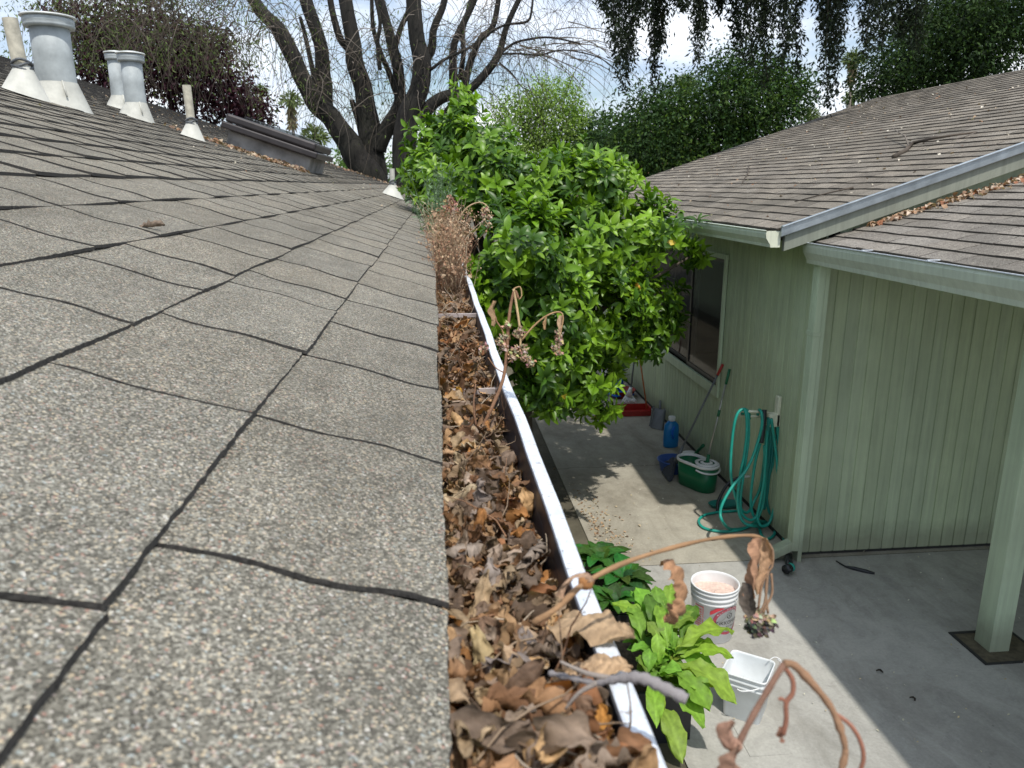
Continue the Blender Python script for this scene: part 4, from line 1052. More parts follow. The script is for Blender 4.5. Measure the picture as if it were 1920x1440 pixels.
ot = empty('orange_tree', (.80, 7.3, 0), 'bushy glossy green orange tree growing between the two houses', 'tree')
def citrus():
    cs = []; rs = []
    for (px, py, Y, rx, ry, rd) in OB: cs.append(tuple(ony(px, py, Y))); rs.append((rx*Y/FPX, rd, ry*Y/FPX))
    cs = np.array(cs); rs = np.array(rs); rs = rs*.93; wt = (rs[:, 0]*rs[:, 2])**.85; wt /= wt.sum()
    nr = 3500; k = rng.choice(len(cs), nr, p=wt); d = unit(nr)
    rad = np.where(rng.uniform(0, 1, nr) < .72, rng.uniform(.84, 1.06, nr), rng.uniform(.3, .85, nr))
    nb = 340; kb = rng.choice(len(cs), nb, p=wt); db = unit(nb); rb_ = np.where(rng.uniform(0, 1, nb) < .8, rng.uniform(.82, 1.02, nb), rng.uniform(.3, .8, nb))
    cb = cs[kb]+db*rs[kb]*rb_[:, None]; wb = rng.integers(0, nb, nr); loose = rng.uniform(0, 1, nr) < .22
    cc = np.where(loose[:, None], cs[k]+d*rs[k]*rad[:, None], cb[wb]+unit(nr)*rng.uniform(.03, .17, nr)[:, None])
    d = np.where(loose[:, None], d, (cc-cb[wb])*4+db[wb]); d /= np.linalg.norm(d, axis=1, keepdims=True)
    ax = d*1.0 + np.array([0, -.15, .55]) + unit(nr)*.35; ax /= np.linalg.norm(ax, axis=1, keepdims=True)
    per = 10; n = nr*per; A = np.repeat(ax, per, axis=0); P = np.repeat(cc, per, axis=0)
    j = np.tile(np.arange(per), nr)
    u = np.cross(A, unit(n)); u /= np.linalg.norm(u, axis=1, keepdims=True)
    v = np.cross(A, u); phi = j*2.4+np.repeat(rng.uniform(0, 6.28, nr), per)
    # consistent frame in a rosette
    U = np.repeat(u[::per], per, axis=0); Vv = np.repeat(v[::per], per, axis=0)
    rad_dir = U*np.cos(phi)[:, None]+Vv*np.sin(phi)[:, None]
    tilt = (.35+1.1*(1-j/per))*rng.uniform(.8, 1.2, n)
    dr = A*np.cos(tilt)[:, None]+rad_dir*np.sin(tilt)[:, None]; dr[:, 2] -= .12
    P = P + A*((j/per)*.075-.04)[:, None] + rad_dir*.006
    nm = A - dr*np.sum(A*dr, axis=1, keepdims=True)+unit(n)*.25
    young = np.repeat(rng.uniform(0, 1, nr), per)
    base = np.where((young > .72)[:, None], [[.19, .34, .020]], np.where((young > .30)[:, None], [[.12, .24, .013]], [[.05, .12, .012]]))
    col = base*rng.uniform(.75, 1.25, (n, 1)); yel = rng.uniform(0, 1, n) < .0016
    col[yel] = [.62, .45, .05]
    prs = [leaf_proto(6, w_, fo, dp, wv) for w_, fo, dp, wv in ((.20, .35, .7, 0), (.22, .25, 1.0, .008), (.18, .5, .5, .0), (.21, .3, 1.2, .01))]
    V, F_, C = scatter(prs, P, frames(dr, nm), rng.uniform(.06, .132, n), col)
    np_mesh('crown', V, F_, M_CITRUS, C, ot)
    limbs('trunk', ot, (.80, 7.3, 0), cs, .075, M_TWIG, .42)
citrus()
for i, (px, py, Y) in enumerate(((1197, 537, 6.0), (1243, 262+400, 6.3), (1225, 702, 6.2))):
    if i == 0:
        m = MB(); m.lathe([(.0001, -.034), (.02, -.028), (.034, -.006), (.032, .012), (.016, .031), (.0001, .033)], ony(px, py, Y*K-.08), 20); m.build('orange', M_ORANGE, ot, True)

# ---- big willow with many trunks beyond the left roof
YW = 22.0
wil = empty('willow_tree', ony(740, 360, YW).xy.to_3d(), 'huge dark old willow with many rising trunks beyond the far end of the roof', 'tree')
def z2(pts): return [(400+x*.3125, y*.3125) for x, y in pts]
def wtrace(m, pts, w0, w1, dy=0.0, dy1=None, k=5, sides=12):
    P = z2(pts); n = len(P); dy1 = dy if dy1 is None else dy1
    path = smooth_path([ony(x, y, YW+dy+(dy1-dy)*i/(n-1)) for i, (x, y) in enumerate(P)], k)
    nn = len(path); rr = []
    for i in range(nn):
        t = i/(nn-1); r = (w0+(w1-w0)*t)*.3125*YW/FPX/2*((.95-.15*min(1, t*2.5)) if w0 > 40 else .85)
        rr.append(r*(1+.03*math.sin(i*.5+w0)))
        path[i] = path[i]+Vector((math.sin(i*.9+w0), math.cos(i*1.3), 0))*r*.05
    m.tube(path, rr, sides)
    return path
LIMB = []
def limb(*a, **k):
    m = MB(); p = wtrace(m, *a, **k); LIMB.append((p, a[1])); m.build('limb' if len(LIMB) > 3 else 'trunk', M_BARK, wil, True)
limb([(985, 1250), (955, 1080), (870, 960), (800, 840), (710, 710), (620, 620), (545, 490), (480, 350), (400, 190), (300, 80), (200, -60)], 190, 78)
limb([(985, 1250), (970, 1080), (950, 900), (930, 720), (900, 540), (850, 370), (830, 200), (780, -60)], 190, 92, .3)
limb([(1170, 1300), (1150, 1100), (1150, 900), (1160, 720), (1225, 560), (1255, 400), (1225, 250), (1195, -60)], 190, 100, -.6)
limb([(670, 660), (665, 520), (655, 400), (640, 250), (590, 110), (540, -60)], 110, 84, .2)
limb([(640, 560), (600, 440), (560, 250), (520, 100)], 40, 22)
limb([(985, 900), (1035, 780), (1110, 660), (1120, 540), (1100, 380), (1060, 220), (1030, 100), (980, -60)], 110, 58, .2)
limb([(900, 480), (840, 330), (760, 230), (720, 90), (690, -60)], 60, 42, .5)
limb([(1110, 580), (1060, 450), (1010, 330), (960, 170), (950, -60)], 46, 26, .5)
limb([(1240, 400), (1310, 290), (1320, 180), (1370, 60), (1400, -60)], 62, 40, -.3)
limb([(1230, 720), (1330, 610), (1420, 570), (1530, 545), (1640, 430), (1710, 330), (1760, 160), (1850, -40)], 84, 34, -.5)
limb([(1280, 760), (1390, 690), (1450, 610), (1560, 520), (1700, 380)], 74, 26, .4)
limb([(1440, 590), (1440, 450), (1440, 300), (1470, 200), (1550, 40), (1590, -60)], 62, 38, .2)
limb([(1500, 560), (1540, 380), (1600, 240), (1680, 150), (1720, -60)], 52, 38, .5)
limb([(1480, 480), (1500, 330), (1500, 180), (1560, -60)], 40, 26, .9)
limb([(1710, 330), (1800, 262), (1900, 235), (2020, 225), (2200, 260)], 20, 10, -.5)
limb([(1720, 380), (1790, 440), (1850, 520), (1900, 545)], 11, 5, -.5, sides=6)
limb([(1715, 325), (1830, 322), (1960, 330), (2100, 300), (2300, 340), (2420, 420)], 15, 6, -.5, sides=6)
limb([(1300, 420), (1400, 350), (1530, 290), (1640, 210), (1750, 150), (1880, 130), (1910, 60), (1920, -40)], 20, 14, -.7, sides=6)
limb([(1100, 420), (1090, 300), (1120, 180), (1170, 60), (1160, -60)], 44, 32, -.2)
limb([(1000, 420), (985, 260), (1000, 130), (960, -60)], 30, 20, -.4)
limb([(830, 600), (870, 720), (905, 850)], 34, 60, .5)
limb([(1180, 1150), (1140, 1060), (1120, 960), (1170, 900), (1230, 920)], 60, 30, -.8)
# hanging and tangled twigs
def hang(m, p, length, r, curl, pts_out=None, side=None, k=7):
    d = Vector((random.uniform(-1, 1), random.uniform(-1, 1), random.uniform(-.2, .9))).normalized()
    if side: d = (d+side).normalized()
    pts = [p.copy()]
    for i in range(k):
        d = (d + Vector((random.uniform(-1, 1)*curl, random.uniform(-1, 1)*curl, -.42+random.uniform(-.3, .3)*curl))).normalized()
        p = p + d*length/k; pts.append(p.copy())
        if pts_out is not None: pts_out.append(p.copy())
    m.tube(pts, [r*(1-.11*i) for i in range(k+1)], 3, cap=False)
m = MB(); LP = []
for i in range(560):
    path, w_ = random.choice(LIMB); p = random.choice(path)
    if p.z < 4.6: continue
    hang(m, p+Vector((0, random.uniform(-.6, .6), 0)), random.uniform(.8, 3.0), random.uniform(.005, .012), .38, LP)
for i in range(430):                                     # tangle at the upper left
    p = ony(random.uniform(110, 500), random.uniform(-90, 90), YW-2+random.uniform(-2, 1))
    hang(m, p, random.uniform(1.0, 3.0), random.uniform(.006, .015), .42, LP)
for i in range(210):                                     # fine fan at the right
    p = ony(random.uniform(900, 1130), random.uniform(-40, 110), YW+random.uniform(-1.5, 1))
    hang(m, p, random.uniform(.8, 2.4), random.uniform(.004, .008), .30, None)
m.build('twigs', M_TWIG, wil, True)
m = MB()
for i in range(90):
    path, w_ = random.choice(LIMB[:14]); p = random.choice(path)
    if p.z < 4.8: continue
    hang(m, p+Vector((0, -.7, 0)), random.uniform(1.0, 3.2), random.uniform(.010, .016), .30)
for i in range(16):
    x0 = random.uniform(1000, 1150); pts = [ony(x0-60, random.uniform(40, 110), YW-.5)]; p = pts[0]; d = Vector((1, 0, random.uniform(-.1, .3)))
    for k in range(8): d = (d+Vector((random.uniform(-.1, .2), 0, random.uniform(-.35, .05)))).normalized(); p = p+d*.35; pts.append(p)
    m.tube(pts, [.018*(1-.1*k) for k in range(9)], 4)
m.build('bare_twigs', M_TWIGG, wil, True)
def zone(n, x0, x1, y0, y1, Y, dy): return [ony(random.uniform(x0, x1), random.uniform(y0, y1), Y+random.uniform(-dy, dy)) for _ in range(n)]
LP = [p for p in LP if random.random() < .5]
LP += zone(700, 470, 620, 0, 260, YW, 1.5) + zone(500, 640, 760, 20, 230, YW+1.2, 1) + zone(2600, 130, 500, -20, 130, YW-2, 1.5) + zone(500, 0, 130, -20, 110, YW-3, 2)
n = len(LP); c = np.array([(.13, .19, .055), (.09, .13, .045), (.16, .20, .08)])[rng.integers(0, 3, n)]*rng.uniform(.6, 1.3, (n, 1))
dd = unit(n); dd[:, 2] -= .9
V, F_, C = scatter([leaf_proto(2, .13, .2, .6)], np.array([tuple(p) for p in LP])+rng.normal(0, .08, (n, 3)), frames(dd, unit(n)), rng.uniform(.06, .14, n), c)
np_mesh('foliage', V, F_, M_LEAF, C, wil)

# ---- purple plum behind the ridge
pl = empty('plum_tree', ony(330, 340, 27).xy.to_3d(), 'dark purple leaved plum tree behind the left roof ridge', 'tree')
PB = [(200, 120, 27, 80, 60, 1.5), (300, 120, 27, 90, 75, 1.5), (380, 150, 27, 80, 65, 1.5), (440, 190, 27, 55, 40, 1.2), (480, 215, 27, 30, 26, .8), (150, 60, 27, 60, 60, 1.5), (260, 60, 27, 100, 60, 1.5), (370, 90, 27, 60, 40, 1)]
_, cs, rs = crown('crown', pl, PB, 1400, 14, .2, (.12, .22), [(.035, .011, .019), (.05, .013, .025), (.024, .010, .014)], shell=.3)
limbs('trunk', pl, tuple(pl.location), cs, .16)

# ---- weeping branches hanging from above at the top right
YH = 13.0
wt_ = empty('weeping_tree', (18.5, 17.5, 0), 'tree whose dark leafy strands hang down from above the right roof', 'tree')
m = MB()
m.tube(smooth_path([Vector((18.5, 17.5, 0)), Vector((18, 17, 4)), Vector((14.5, 15.5, 8.6)), Vector((8, 13.6, 9.6)), Vector((5, 13, 9.4)), Vector((2.6, 12.9, 8.4))]), ramp_r(.38, .05, 21), 12)
m.build('trunk', M_BARK, wt_, True)
STR = [(1165, 1172, 158, 26), (1150, 1160, 120, 20), (1185, 1182, 95, 18), (1230, 1232, 150, 15), (1240, 1236, 80, 20), (1222, 1226, 130, 8), (1312, 1313, 112, 17), (1300, 1322, 60, 14), (1376, 1385, 90, 20), (1402, 1407, 108, 22), (1438, 1440, 152, 20),
       (1472, 1467, 105, 22), (1495, 1496, 128, 16), (1422, 1425, 60, 20), (1545, 1556, 205, 14), (1560, 1562, 160, 22), (1575, 1572, 100, 20), (1535, 1545, 70, 14), (1632, 1628, 92, 22), (1655, 1650, 75, 30), (1690, 1690, 60, 30), (1720, 1722, 90, 24), (1348, 1350, 20, 18), (1130, 1135, 12, 20), (1205, 1208, 20, 16), (1270, 1275, 10, 22)]
m = MB(); pos = []; 
for (xt, xb, yb, hw) in STR:
    Y = YH+random.uniform(-.8, .8); path = []
    x_top = xt+random.uniform(-8, 8); ytop = -130
    for i in range(15):
        t = i/14; px = x_top+(xb-x_top)*t+4*math.sin(t*7+xt); py = ytop+(yb-ytop)*t; path.append(ony(px, py, Y))
        ln = int(8+hw*2.6*(1.05-t**2.5*.75))
        wd = hw*(1-.62*t**2)*Y/FPX
        for q in range(ln): pos.append(path[-1]+Vector((random.gauss(0, wd*.5), random.gauss(0, wd*.6), random.uniform(-.5, .5)*(yb-ytop)/14*Y/FPX*1.6)))
    m.tube(path, ramp_r(.016, .004, 15), 4)
    m.tube([Vector((path[0].x+2.5, 13.4, 9.3)), Vector((path[0].x+1, 13.2, 9.0)), path[0]], [.05, .03, .016], 6)
m.build('hanging_branches', M_TWIG, wt_, True)
P = np.array([tuple(p) for p in pos]); P = np.repeat(P, 2, axis=0); P += rng.normal(0, .045, P.shape); n = len(P)
dd = unit(n); dd[:, 2] -= 1.0; c = np.array([(.022, .032, .018), (.03, .045, .022), (.018, .026, .018)])[rng.integers(0, 3, n)]*rng.uniform(.6, 1.5, (n, 1))
V, F_, C = scatter([leaf_proto(2, .17, .3, .6)], P, frames(dd, unit(n)), rng.uniform(.06, .11, n), c); np_mesh('foliage', V, F_, M_LEAF, C, wt_)

# ---- dark trees behind
def tree(name, label, blobs, n, per, spread, size, cols, base, r0=.2, **k):
    t = empty(name, ony(base[0], 348, base[1]).xy.to_3d(), label, 'tree')
    _, cs, rs = crown('crown', t, blobs, n, per, spread, size, cols, **k); limbs('trunk', t, tuple(t.location), cs, r0); return t
DG = [(.034, .075, .016), (.024, .055, .015), (.06, .11, .016), (.028, .065, .018)]
tree('evergreen_tree', 'dark green bushy evergreen in front of the far end of the brown roof', [(1320, 210, 21, 100, 70, 2), (1400, 200, 21, 90, 80, 2), (1240, 210, 21, 60, 50, 1.5), (1460, 180, 21, 50, 45, 1.5), (1370, 130, 21, 40, 40, 1.2), (1500, 165, 21, 28, 16, .6), (1200, 260, 21, 70, 60, 2), (1300, 290, 21, 120, 60, 2), (1420, 270, 21, 90, 50, 2), (1240, 320, 21, 80, 50, 2), (1440, 140, 21, 36, 28, 1)],
     2500, 16, .24, (.08, .15), DG, (1330, 21), .25, shell=.2, cvar=.6)
tree('evergreen_tree', 'tall dark tree rising behind the ridge of the brown roof at the right', [(1760, 90, 17.5, 100, 80, 1.8), (1860, 70, 17.5, 90, 85, 1.8), (1680, 120, 17.5, 60, 50, 1.5), (1900, 20, 17.5, 80, 70, 1.6), (1800, 20, 17.5, 80, 60, 1.6), (1650, 165, 17.5, 46, 36, 1.1), (1780, 160, 17.5, 120, 40, 1.4), (1735, 45, 17.5, 50, 30, 1)],
     2300, 16, .2, (.065, .125), [(.020, .042, .014), (.026, .055, .014), (.045, .085, .018)], (1790, 17.5), .28, shell=.2, cvar=.6)
tree('shade_tree', 'mid green hedge like tree filling the gap behind the orange tree', [(1100, 260, 26, 60, 40, 1.5), (1150, 250, 26, 60, 40, 1.5), (1060, 290, 26, 60, 40, 1.5), (1170, 300, 26, 70, 45, 1.5), (1000, 310, 26, 70, 40, 1.5), (1110, 310, 26, 80, 40, 1.5), (1125, 225, 26, 14, 12, .5), (920, 310, 26, 60, 35, 1.5)],
     620, 15, .2, (.12, .22), [(.05, .10, .035), (.04, .085, .035), (.075, .13, .05)], (1090, 26), .2, shell=.35)
lt = empty('young_tree', ony(1010, 348, 25).xy.to_3d(), 'airy pale green young tree rising above the orange tree', 'tree')
YL = 25.0; LB = [(1015, 185, YL, 30, 42, .8), (1060, 180, YL, 30, 35, .8), (975, 215, YL, 40, 45, .8), (940, 230, YL, 18, 25, .5), (1040, 240, YL, 60, 40, 1), (1080, 215, YL, 25, 22, .5), (1000, 270, YL, 40, 30, .8), (930, 200, YL, 10, 10, .3)]
_, cs, rs = crown('crown', lt, LB, 760, 13, .16, (.07, .14), [(.24, .38, .06), (.19, .32, .06), (.30, .42, .12)], shell=.2)
m = MB()
for (a, b) in ((1000, 320), (1020, 310), (985, 310), (1035, 320)):
    for k in range(3): m.tube(smooth_path([ony(a, b, YL), ony(a+random.uniform(-12, 12), 260, YL), ony(a+random.uniform(-50, 60), random.uniform(150, 210), YL)]), ramp_r(.05, .012, 9), 5)
m.build('trunk', M_TWIG, lt, True)
tree('shrub', 'small light green shrub beyond the far end of the left roof between skylight and willow', [(640, 296, 30, 18, 20, .8), (655, 310, 30, 22, 20, .8), (735, 300, 30, 12, 25, .8), (700, 325, 30, 60, 25, 1)], 110, 12, .2, (.12, .22), [(.16, .27, .08), (.10, .19, .05)], (655, 30), .08, shell=.2)
tree('hedge_tree', 'low dark hedge far behind the willow trunks', [(560+60*i, 352, 34, 50, 22, 1.5) for i in range(14)], 420, 12, .3, (.18, .32), [(.05, .09, .035), (.035, .07, .03)], (800, 34), .12, shell=.3)
# distant tan house glimpsed through the trees
dh = empty('distant_house', ony(1210, 348, 34).xy.to_3d(), 'tan house glimpsed far away between the dark trees', 'house')
a = ony(1190, 262, 34); b = ony(1235, 262, 34)
m = MB(); m.box((a.x, 34, 0), (b.x+2, 40, a.z)); m.build('wall', simple('tan stucco', (.50, .33, .17), .8), dh)
m = MB(); m.poly([(a.x-.3, 33.6, a.z-.1), (b.x+2.3, 33.6, a.z-.1), (b.x+2.3, 37, a.z+.8), (a.x-.3, 37, a.z+.8)]); m.build('roof', M_SHR, dh)

# ---- palms
def palm(px, py, Y, rpx, skirt, label):
    c = ony(px, py, Y); s = rpx*Y/FPX
    t = empty('palm_tree', (c.x, c.y, 0), label, 'palm', 'distant palms')
    m = MB(); m.tube([(c.x, c.y, 0), (c.x+.1, c.y, c.z*.6), tuple(c)], [s*.16, s*.11, s*.12], 8); m.build('trunk', M_TWIGG, t, True)
    n = 46; d = unit(n); d[:, 2] = np.abs(d[:, 2])*1.1-.25
    P = np.tile(np.array(tuple(c)), (n, 1)); proto = leaf_proto(5, .11, .2, 1.3)
    V, F_, C = scatter([proto], P, frames(d, np.tile([0, 0, 1.], (n, 1))+unit(n)*.3), rng.uniform(.8, 1.15, n)*s, np.array([(.13, .17, .06)])*rng.uniform(.6, 1.4, (n, 1)))
    # frond tips: small blades along each frond for the feathery edge
    n2 = 260; d2 = unit(n2); d2[:, 2] = np.abs(d2[:, 2])-.3; P2 = P[0]+d2*s*rng.uniform(.45, .8, (n2, 1))
    V2, F2, C2 = scatter([leaf_proto(2, .10, .2, .9)], P2, frames(d2+unit(n2)*.5, unit(n2)), rng.uniform(.3, .5, n2)*s, np.array([(.15, .20, .07)])*rng.uniform(.6, 1.4, (n2, 1)))
    np_mesh('crown', np.concatenate([V, V2]), np.concatenate([np.pad(F_, ((0, 0), (0, 0))), F2+len(V)]), M_PALM, np.concatenate([C, C2]), t)
    if skirt:
        n = int(90*skirt); z = rng.uniform(0, skirt*s, n); P = np.column_stack([np.full(n, c.x), np.full(n, c.y), c.z-z])
        d = unit(n); d[:, 2] = -1.2; V, F_, C = scatter([leaf_proto(3, .14, .2, .5)], P, frames(d, unit(n)), rng.uniform(.5, .8, n)*s, np.array([(.30, .25, .15)])*rng.uniform(.6, 1.3, (n, 1)))
        np_mesh('dead_frond_skirt', V, F_, M_PALM, C, t)
palm(545, 190, 95, 24, 1.6, 'tallest slim palm right of the purple plum tree')
palm(590, 258, 80, 30, .7, 'low bushy palm just above the skylight')
palm(487, 172, 120, 17, .8, 'small palm crown peeping over the purple plum tree')
palm(1600, 112, 80, 24, 1.5, 'palm with a ragged brown skirt behind the brown roof')
palm(1598, 186, 95, 20, .3, 'low palm crown at the foot of the skirted palm behind the brown roof')
palm(1520, 218, 90, 22, .2, 'palm crown just showing over the edge of the brown roof')
palm(1285, 158, 70, 24, .3, 'palm crown showing above the dark bushy evergreen')

# ---- lettuce and dark greens in planters
def lett(P0, P1, width, col, seed, nrm=(0, 0, 1), fold=.35, arch=.25, nl=14, nw=8, round_=1.35, ruff=.05, toward=None):
    """a broad leaf from P0 to P1"""
    r = random.Random(seed); P0 = Vector(P0); P1 = Vector(P1); ax = P1-P0; Lh = ax.length; y = ax.normalized()
    n_ = Vector(nrm); x = y.cross(n_).normalized(); z = x.cross(y)
    V = []; F_ = []; C = []; ph = r.uniform(0, 6)
    for i in range(nl+1):
        t = i/nl; wd = width*(.10+.90*math.sin(math.pi*min(1, t**round_*.97+.015))**.75) if t < .995 else width*.08
        if t < .22: wd *= .35+.65*t/.22
        for j in range(nw+1):
            s = j/nw*2-1; e = abs(s)
            yy = t*Lh*(1-.04*e); zz = arch*Lh*math.sin(math.pi*t) + fold*wd*e**1.2 + ruff*Lh*math.sin(t*17+ph+s*3)*e*e + .012*Lh*math.sin(t*31+ph)*e + .010*Lh*math.sin(t*40+s*9)
            V.append(tuple(P0 + x*(s*wd) + y*yy + z*zz))
            mid = max(0, 1-e*5)*.5; C.append(tuple(c*(1+mid*.5)*(1+.10*math.sin(t*26+e*7)) for c in col))
    for i in range(nl):
        for j in range(nw): a = i*(nw+1)+j; F_.append((a, a+1, a+nw+2, a+nw+1))
    return V, F_, C
def greens(name, parent, specs):
    V = []; F_ = []; C = []
    for s in specs:
        v, f, c = lett(**s); o = len(V); V += v; C += c; F_ += [tuple(q+o for q in ff) for ff in f]
    return np_mesh(name, np.array(V), np.array(F_), M_LETT, np.array(C), parent)
for (a, b, wd, cl, sd, ar, lb) in (((1025, 1168, .340), (1192, 1196, .318), .022, (.36, .25, .15), 3, .10, 'broad crinkled brown leaf draped over the white gutter lip'),
                              ((1060, 1262, .335), (1186, 1250, .318), .016, (.40, .27, .16), 9, .12, 'streaky brown leaf bent over the gutter lip below the crinkled one'),
                              ((1100, 1432, .33), (1222, 1420, .315), .013, (.42, .29, .20), 14, .10, 'pinkish brown leaf lying on the gutter lip at the bottom edge')):
    p0 = onz(a[0], a[1], H-a[2]); p1 = onz(b[0], b[1], H-b[2])
    v, f, c = lett(p0, p1, wd, cl, sd, arch=ar, fold=-.25, ruff=.05, nl=30, nw=14, round_=.9, toward=None)
    f = np.array(f); v = np.array(v); c = np.array(c)*(1+.22*np.sin(np.arange(len(c))//15*1.9+np.abs(np.arange(len(c)) % 15-7)*.8))[:, None]
    v = v+rng.normal(0, .0005, v.shape)
    o = np_mesh('dead_leaf', v-np.array(p0), f, M_DEAD, c); o.location = p0; tag(o, lb, 'leaf')
def box_planter(x0, x1, y0, y1, h, label):
    t = empty('planter_box', ((x0+x1)/2, (y0+y1)/2, 0), label, 'planter')
    m = MB(); w_ = .02
    m.box((x0, y0, -.04), (x1, y0+w_, h)); m.box((x0, y1-w_, -.04), (x1, y1, h)); m.box((x0, y0+w_, -.04), (x0+w_, y1-w_, h)); m.box((x1-w_, y0+w_, -.04), (x1, y1-w_, h))
    m.build('box', M_BLK, t, bev=.003)
    m = MB(); m.poly([(x0+w_, y0+w_, h-.05), (x1-w_, y0+w_, h-.05), (x1-w_, y1-w_, h-.05), (x0+w_, y1-w_, h-.05)]); m.build('soil', M_SOIL, t); return t
box_planter(.80, 1.29, 3.38, 4.15, .30, 'black planter box under the pale lettuce')
box_planter(.80, 1.27, 4.45, 5.25, .20, 'black planter box under the dark leafy greens')
LG = (.25, .42, .055); LG2 = (.18, .33, .05); LG3 = (.12, .24, .035)
def zp(x, y): return (1060+x*.3056, 1000+y*.3056)
big = [((700, 740), (1038, 600), .56, .52, .050, LG), ((740, 770), (1035, 765), .52, .46, .055, LG), ((700, 820), (1055, 1048), .50, .42, .062, LG), ((680, 900), (890, 1095), .52, .42, .060, LG2),
       ((545, 925), (722, 850), .50, .56, .045, LG), ((610, 1010), (862, 1195), .42, .36, .042, LG), ((560, 1130), (722, 1415), .42, .32, .042, LG), ((500, 960), (560, 1200), .46, .40, .035, LG),
       ((590, 600), (830, 500), .50, .56, .045, LG2), ((500, 560), (285, 425), .52, .58, .042, LG), ((520, 520), (430, 330), .52, .62, .045, LG), ((580, 500), (550, 320), .52, .64, .036, LG2),
       ((640, 520), (650, 305), .52, .62, .036, LG), ((430, 650), (400, 440), .52, .58, .040, LG2), ((560, 640), (500, 370), .54, .64, .036, LG3), ((560, 820), (560, 610), .52, .62, .030, LG),
       ((600, 720), (500, 540), .54, .62, .038, LG2), ((540, 720), (400, 720), .50, .52, .030, LG2), ((640, 740), (560, 430), .54, .64, .034, LG), ((700, 720), (620, 600), .52, .58, .032, LG2), ((720, 760), (600, 690), .5, .54, .032, LG),
       ((620, 850), (760, 860), .46, .44, .040, LG3), ((560, 900), (430, 760), .46, .48, .040, LG2), ((480, 900), (520, 700), .5, .56, .030, LG2), ((600, 980), (450, 860), .44, .44, .035, LG3), ((740, 640), (800, 440), .5, .56, .04, LG3)]
sp = []
cen = onz(*zp(600, 780), .38)
for i, (a, b, z0_, z1_, wd, col) in enumerate(big):
    P0 = onz(*zp(*a), z0_); P1 = onz(*zp(*b), z1_); P0 = P0.lerp(Vector((cen.x, cen.y, P0.z-.06)), .25)
    sp.append(dict(P0=P0, P1=P1, width=wd*1.25, col=tuple(c*random.uniform(.85, 1.12) for c in col), seed=i, arch=.14, fold=.25))
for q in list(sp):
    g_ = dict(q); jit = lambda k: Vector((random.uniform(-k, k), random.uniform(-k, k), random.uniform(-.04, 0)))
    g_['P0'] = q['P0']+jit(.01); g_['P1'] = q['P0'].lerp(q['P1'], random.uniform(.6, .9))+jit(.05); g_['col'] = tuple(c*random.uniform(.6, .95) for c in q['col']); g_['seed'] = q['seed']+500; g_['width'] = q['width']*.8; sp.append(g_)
for i in range(60):
    a = random.uniform(0, 6.28); P0 = cen+Vector((random.uniform(-.10, .06), random.uniform(-.25, .22), random.uniform(-.10, .05)))
    P1 = P0+Vector((math.cos(a)*random.uniform(.05, .15), math.sin(a)*random.uniform(.05, .15), random.uniform(.02, .14)))
    sp.append(dict(P0=P0, P1=P1, width=random.uniform(.03, .05), col=tuple(c*random.uniform(.7, 1.1) for c in random.choice((LG2, LG3, LG))), seed=100+i, arch=.2, fold=.35))
lp_ = empty('lettuce_plant', (cen.x, cen.y, .25), 'big pale green lettuce with broad leaves growing beside the gutter', 'lettuce')
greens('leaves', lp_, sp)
DK = (.045, .13, .025)
for i, (px, py, lab, sc) in enumerate(((1128, 1058, 'dark green leafy plant farthest up the planter nearest the bark chips', 1.0), (1168, 1092, 'dark green leafy plant in the middle between the lettuce and the bark chips', 1.0), (1150, 1135, 'dark green leafy plant touching the pale lettuce', .9))):
    c = onz(px, py, .28); sp = []
    for j in range(48):
        a = j*2.4; e = random.uniform(.02, 1); P0 = c+Vector((random.uniform(-.03, .03), random.uniform(-.03, .03), -.03)); rr = random.uniform(.08, .25)*sc
        P1 = P0+Vector((math.cos(a)*rr, math.sin(a)*rr, random.uniform(.03, .13)))
        sp.append(dict(P0=P0, P1=P1, width=random.uniform(.03, .06)*sc, col=tuple(q*random.uniform(.7, 1.5) for q in DK), seed=200+i*50+j, arch=.22, fold=.3, round_=1.1, ruff=.02))
    t = empty('leafy_green', (c.x, c.y, .15), lab, 'vegetable', 'dark leafy greens in the planter'); greens('leaves', t, sp)

# ================================================================== things on the patio
def text_mesh(s, size, ital=0.0):
    cu = bpy.data.curves.new('t', 'FONT'); cu.body = s; cu.size = size; cu.align_x = 'CENTER'; cu.align_y = 'CENTER'; cu.resolution_u = 2; cu.shear = ital
    o = bpy.data.objects.new('t', cu); COL.objects.link(o); bpy.context.view_layer.update()
    me = bpy.data.meshes.new_from_object(o.evaluated_get(bpy.context.evaluated_depsgraph_get()))
    v = [tuple(q.co) for q in me.vertices]; f = [tuple(p.vertices) for p in me.polygons]
    bpy.data.objects.remove(o); bpy.data.curves.remove(cu); bpy.data.meshes.remove(me); return v, f
bc = onz(1341, 1092, .37); BX, BY = bc.x, bc.y
bk = empty('soy_sauce_bucket', (BX, BY, 0), 'round white plastic bucket with red and black print holding pinkish residue', 'bucket')
def br(z): return .130+.020*z/.37
m = MB(); m.lathe([(.0001, .0), (.126, .0), (.130, .004), (br(.27), .27), (br(.27)+.004, .272), (br(.27)+.004, .282), (br(.285), .286), (br(.30), .30), (br(.3)+.006, .303), (br(.3)+.006, .316), (br(.32), .32),
                   (br(.335), .335), (br(.34)+.006, .338), (br(.34)+.006, .348), (br(.35), .352), (br(.36), .362), (.1555, .366), (.1555, .373), (.150, .375), (.145, .372), (.143, .36), (.133, .10)], (BX, BY, 0), 64)
m.build('pail', M_WHITE, bk, True)
m = MB(); rings = []
for r in (.0001, .03, .06, .09, .115, .142):
    rings.append([m.vert((BX+r*math.cos(a), BY+r*math.sin(a), .305+.006*math.sin(a*3+r*50)+random.uniform(-.002, .002))) for a in [2*math.pi*j/40 for j in range(40)]])
